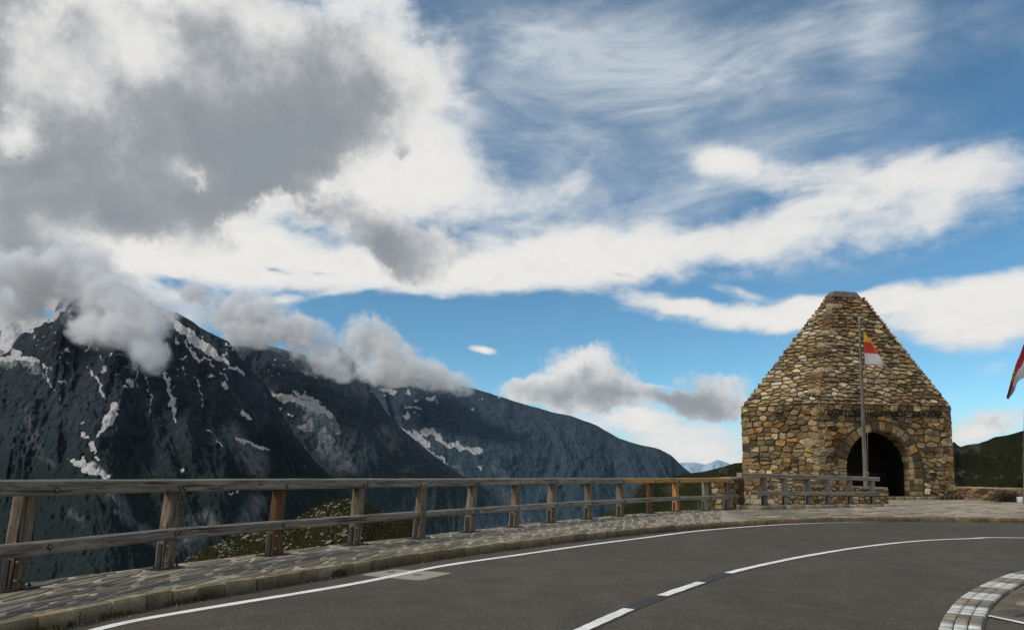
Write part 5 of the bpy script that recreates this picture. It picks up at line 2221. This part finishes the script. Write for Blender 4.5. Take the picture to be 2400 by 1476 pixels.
# --- heavy grey cumulus
Wg = warp(warp(AE, 4.5, 0.085, 21.0, 6, .62), 14.0, 0.042, 23.0, 7, .68)
GREY = [(560, 270, 440, 290, 0, 1.5), (880, 180, 330, 190, 8, 1.25), (720, 60, 360, 150, 0, .6), (250, 360, 360, 260, 0, 1.1), (80, 460, 250, 280, 0, 1.3), (400, 500, 260, 130, -10, 1.2), (660, 370, 200, 100, 20, 1.0), (200, 150, 360, 260, 0, .5), (700, 130, 300, 160, 0, .5), (960, 170, 140, 90, 0, .6),
        (740, 380, 60, 40, 0, .9), (350, 90, 420, 150, 0, .55), (-100, 300, 300, 500, 0, 1.0), (560, 470, 110, 60, 20, .5),
        (840, 525, 180, 75, -18, 1.2), (960, 580, 150, 90, -10, 1.5), (990, 640, 70, 40, 0, .6), (1090, 580, 60, 70, 0, .3), (740, 505, 70, 40, 0, .4), (940, 350, 36, 22, 0, .55),
        (90, 630, 200, 110, -14, 1.2), (230, 650, 160, 90, -20, 1.1),
        (1375, 880, 140, 85, 0, 1.6), (1340, 920, 180, 60, 0, 1.3), (1450, 940, 110, 36, 0, 1.1), (1240, 915, 110, 36, 0, .8), (1670, 925, 140, 80, 0, 1.4), (1640, 955, 150, 50, 0, 1.1), (1560, 935, 120, 24, 0, .5),
        (2330, 1000, 120, 26, 0, .5), (1500, 672, 110, 14, -6, .5),
        (40, 325, 70, 60, 0, -.9), (330, 110, 60, 60, 20, -.5), (590, 40, 60, 40, 0, -.4), (470, 410, 70, 40, 0, -.55), (690, 360, 40, 22, 0, -.35)]
fg = field(Wg, GREY)
gn = vnoise(5.5, 13.0, 8, .60)
gn2 = vnoise(22.0, 17.0, 7, .66)
gg_ = t.smooth(fg, .02, .45, .15, 1.0)
fg2 = t.math('ADD', fg, t.math('MULTIPLY', gg_, t.math('MULTIPLY_ADD', gn, 2.2, -1.1)))
fg2 = t.math('ADD', fg2, t.math('MULTIPLY', gg_, t.math('MULTIPLY_ADD', gn2, 1.9, -.95)))
a_gry = t.smooth(fg2, .12, .85)
a_gry = t.math('MAXIMUM', a_gry, t.math('MULTIPLY', behind, t.smooth(gn, .42, .60, .0, .9)))

# tone inside the grey cloud: thicker = darker, with brighter breaks
LIGHT = [(330, 110, 150, 110, 0, .9), (120, 170, 200, 150, 0, .8), (30, 320, 110, 80, 0, 1.2), (480, 400, 150, 60, 10, .55), (250, 560, 200, 70, 0, .5), (600, 40, 200, 70, 0, .4), (1000, 120, 160, 110, 0, .6), (1370, 850, 90, 40, 0, .5), (760, 500, 120, 50, 0, .3),
         (650, 290, 260, 130, 20, -.55), (900, 190, 150, 60, 0, -.4), (700, 320, 160, 80, 20, -.3), (960, 585, 120, 70, 0, -.25), (40, 470, 110, 160, 0, -.35), (0, 200, 50, 120, 0, -.5), (1400, 900, 180, 80, 0, .4), (1680, 930, 150, 80, 0, .4)]
fl = field(Wg, LIGHT)
up_off = t.mapping(D, (1, 1, 1), (13.0 + .02, 13 * .7, 13 * 1.3 + 0.035))
gn_up = t.noise(up_off, 5.5, 6, .6)
rel = t.math('SUBTRACT', gn_up, gn)                       # less cloud above -> lit from above
dens = t.math('SUBTRACT', t.math('MULTIPLY', fg2, .52), t.math('MULTIPLY', rel, -3.4))
gl = vnoise(4.2, 31.0, 8, .62)
dens = t.math('ADD', dens, t.math('MULTIPLY_ADD', gl, 2.6, -1.3))
dens = t.math('SUBTRACT', dens, fl)
dens = t.math('ADD', dens, t.math('MULTIPLY_ADD', gn2, -.9, .45))
tone = t.smooth(dens, -.42, 1.42)
gcol = t.n('ShaderNodeValToRGB', i={0: tone})
er = gcol.color_ramp.elements
er[0].position, er[0].color = 0.0, (7.75, 7.7, 7.55, 1)
er[1].position, er[1].color = 1.0, (2.50, 2.85, 3.22, 1)
e2 = er.new(.45)
e2.color = (4.55, 4.75, 4.95, 1)
e3 = er.new(.72)
e3.color = (3.2, 3.45, 3.7, 1)

blue = t.mixc(1.0, sky.outputs[0], (0.80, 1.21, 1.22), 'MULTIPLY')
blue = t.mixc(t.smooth(el, 0.12, -0.02, 0, .55), blue, (4.2, 5.2, 5.6))
c1 = t.mixc(t.math('MULTIPLY', a_cir, .92), blue, (6.2, 6.8, 7.3))
wcol = t.mixc(t.smooth(fw2, .4, 1.5), (6.6, 7.0, 7.3), (8.3, 8.15, 7.9))
wcol = t.mixc(t.smooth(wn2, .45, .7, 0, .25), wcol, (6.4, 6.5, 6.6))
c2 = t.mixc(a_wht, c1, wcol)
c3 = t.mixc(t.math('MULTIPLY', a_gry, .97), c2, gcol.outputs[0])
below = t.smooth(sx.outputs[2], -0.01, -0.12)
c3 = t.mixc(below, c3, (.5, .6, .65))
t.put(bg, 'Color', c3)
world.cycles.sampling_method = 'MANUAL'
world.cycles.sample_map_resolution = 512

sun_d = bpy.data.lights.new("sun", 'SUN')
sun = bpy.data.objects.new("sun", sun_d)
link(sun)
sun_d.energy = 2.3
sun_d.angle = math.radians(10)
sun_d.color = (1.0, 0.93, 0.82)
sv = Vector((math.sin(SUN_AZ) * math.cos(SUN_EL), math.cos(SUN_AZ) * math.cos(SUN_EL), math.sin(SUN_EL)))
sun.rotation_euler = sv.to_track_quat('Z', 'Y').to_euler()

S.view_settings.view_transform = 'Standard'
S.view_settings.look = 'None'
S.view_settings.exposure = 0
S.view_settings.gamma = 1
S.cycles.max_bounces = 6
S.cycles.diffuse_bounces = 3
S.cycles.use_denoising = True

# ------------------------------------------------------------------ clouds lying on the ridges (real volumes)
def cloud(label, lobes, seed, dens, glow, wl_):
    bmx = bmesh.new()
    data = []
    for (x, y, rx, ry, d, *w) in lobes:
        c = at(x, y, d)
        k = d / FPX
        rx, ry = rx * 1.12, ry * 1.15
        data.append((c, rx * k, ry * k, (rx + ry) * .5 * k, w[0] if w else 1.0))
        mt = Matrix.Translation(c) @ Matrix.Diagonal((rx * k * .93, (rx + ry) * .5 * k * .93, ry * k * .93, 1))
        bmesh.ops.create_icosphere(bmx, subdivisions=3, radius=1.0, matrix=mt)
    me_ = bpy.data.meshes.new("cloud")
    bmx.to_mesh(me_)
    bmx.free()
    tmp = bpy.data.objects.new("cloud_tmp", me_)
    COL.objects.link(tmp)
    md = tmp.modifiers.new("r", 'REMESH')
    md.mode = 'VOXEL'
    md.voxel_size = 28.0
    bpy.context.view_layer.update()
    dgx = bpy.context.evaluated_depsgraph_get()
    m2 = bpy.data.meshes.new_from_object(tmp.evaluated_get(dgx))
    bpy.data.objects.remove(tmp)
    m2.name = "cloud"
    mat = bpy.data.materials.new("cloud_vapour")
    mat.use_nodes = True
    q = NT(mat.node_tree)
    out = q.n('ShaderNodeOutputMaterial')
    g = q.n('ShaderNodeNewGeometry').outputs['Position']
    wn_ = q.n('ShaderNodeTexNoise', i={'Vector': q.mapping(g, (1, 1, 1), (seed * 900, 0, seed * 300)), 'Scale': 1.0 / (wl_ * 1.2), 'Detail': 4.0, 'Roughness': .6})
    gw = q.vmath('ADD', g, q.vscale(q.vmath('SUBTRACT', wn_.outputs['Color'], (.5, .5, .5)), wl_ * 1.3))
    sp = q.n('ShaderNodeSeparateXYZ', i={0: gw})
    acc = None
    for (c, rx, rz, ry, w) in data:
        m = q.mapping(gw, (rx, ry, rz), c, (0, 0, 0), 'TEXTURE')
        s_ = q.n('ShaderNodeTexGradient', gradient_type='SPHERICAL', i={0: m}).outputs['Fac']
        acc = q.math('MULTIPLY', s_, w) if acc is None else q.math('MULTIPLY_ADD', s_, w, acc)
    n = q.noise(q.mapping(g, (1, 1, 1), (seed * 500, 77, 0)), 1.0 / wl_, 7, .66)
    f = q.math('ADD', acc, q.math('MULTIPLY_ADD', n, 4.2, -2.1))
    # pinned to nothing at the skin of the hull
    skin = q.smooth(acc, .03, .40)
    dn = q.math('MULTIPLY', q.math('MULTIPLY', q.smooth(f, .05, 1.30), skin), dens)
    pv = q.n('ShaderNodeVolumePrincipled', i={'Color': (.93, .94, .96, 1), 'Density': dn, 'Anisotropy': 0.0})
    q.put(pv, 'Emission Strength', q.math('MULTIPLY', dn, glow))  # vapour emits a little, standing in for light scattered repeatedly inside
    q.put(pv, 'Emission Color', (.95, .98, 1.0, 1))
    mat.node_tree.links.new(pv.outputs[0], out.inputs['Volume'])
    mat.cycles.volume_step_rate = .5
    m2.materials.clear()
    m2.materials.append(mat)
    o = link(bpy.data.objects.new("cloud", m2))
    tag(o, label, "cloud")
    return o


cloud("big grey cloud wrapped round the snowy summit of the left massif",
      [(60, 655, 150, 80, 4500, .9), (170, 640, 130, 75, 4450), (250, 690, 110, 75, 4350), (325, 745, 95, 75, 4250), (345, 820, 62, 70, 4200), (270, 775, 110, 60, 4200), (205, 765, 60, 45, 4200, .8), (50, 720, 100, 40, 4600, .8), (385, 720, 70, 40, 4500, .6)],
      1.0, .024, .09, 150)
cloud("torn grey cloud streaming along the middle ridge right of the massif",
      [(455, 680, 75, 42, 5750, .65), (530, 735, 90, 55, 5700, .9), (595, 725, 70, 62, 5650), (650, 770, 95, 58, 5600), (715, 795, 90, 55, 5600), (765, 845, 75, 45, 5550), (570, 790, 90, 38, 5600, .7), (800, 875, 45, 25, 5500, .8)],
      2.0, .022, .09, 160)
cloud("towering grey cloud rolling over the far ridge below the blue sky",
      [(865, 785, 70, 65, 6900), (830, 810, 50, 45, 6900, .7), (910, 835, 85, 55, 6850), (965, 862, 80, 45, 6800), (1030, 890, 75, 34, 6800), (1085, 908, 52, 22, 6800, .9), (895, 875, 80, 36, 6750, .8)],
      3.0, .020, .10, 180)
S.cycles.volume_bounces = 1
S.cycles.volume_max_steps = 200
S.cycles.volume_step_rate = 1.0
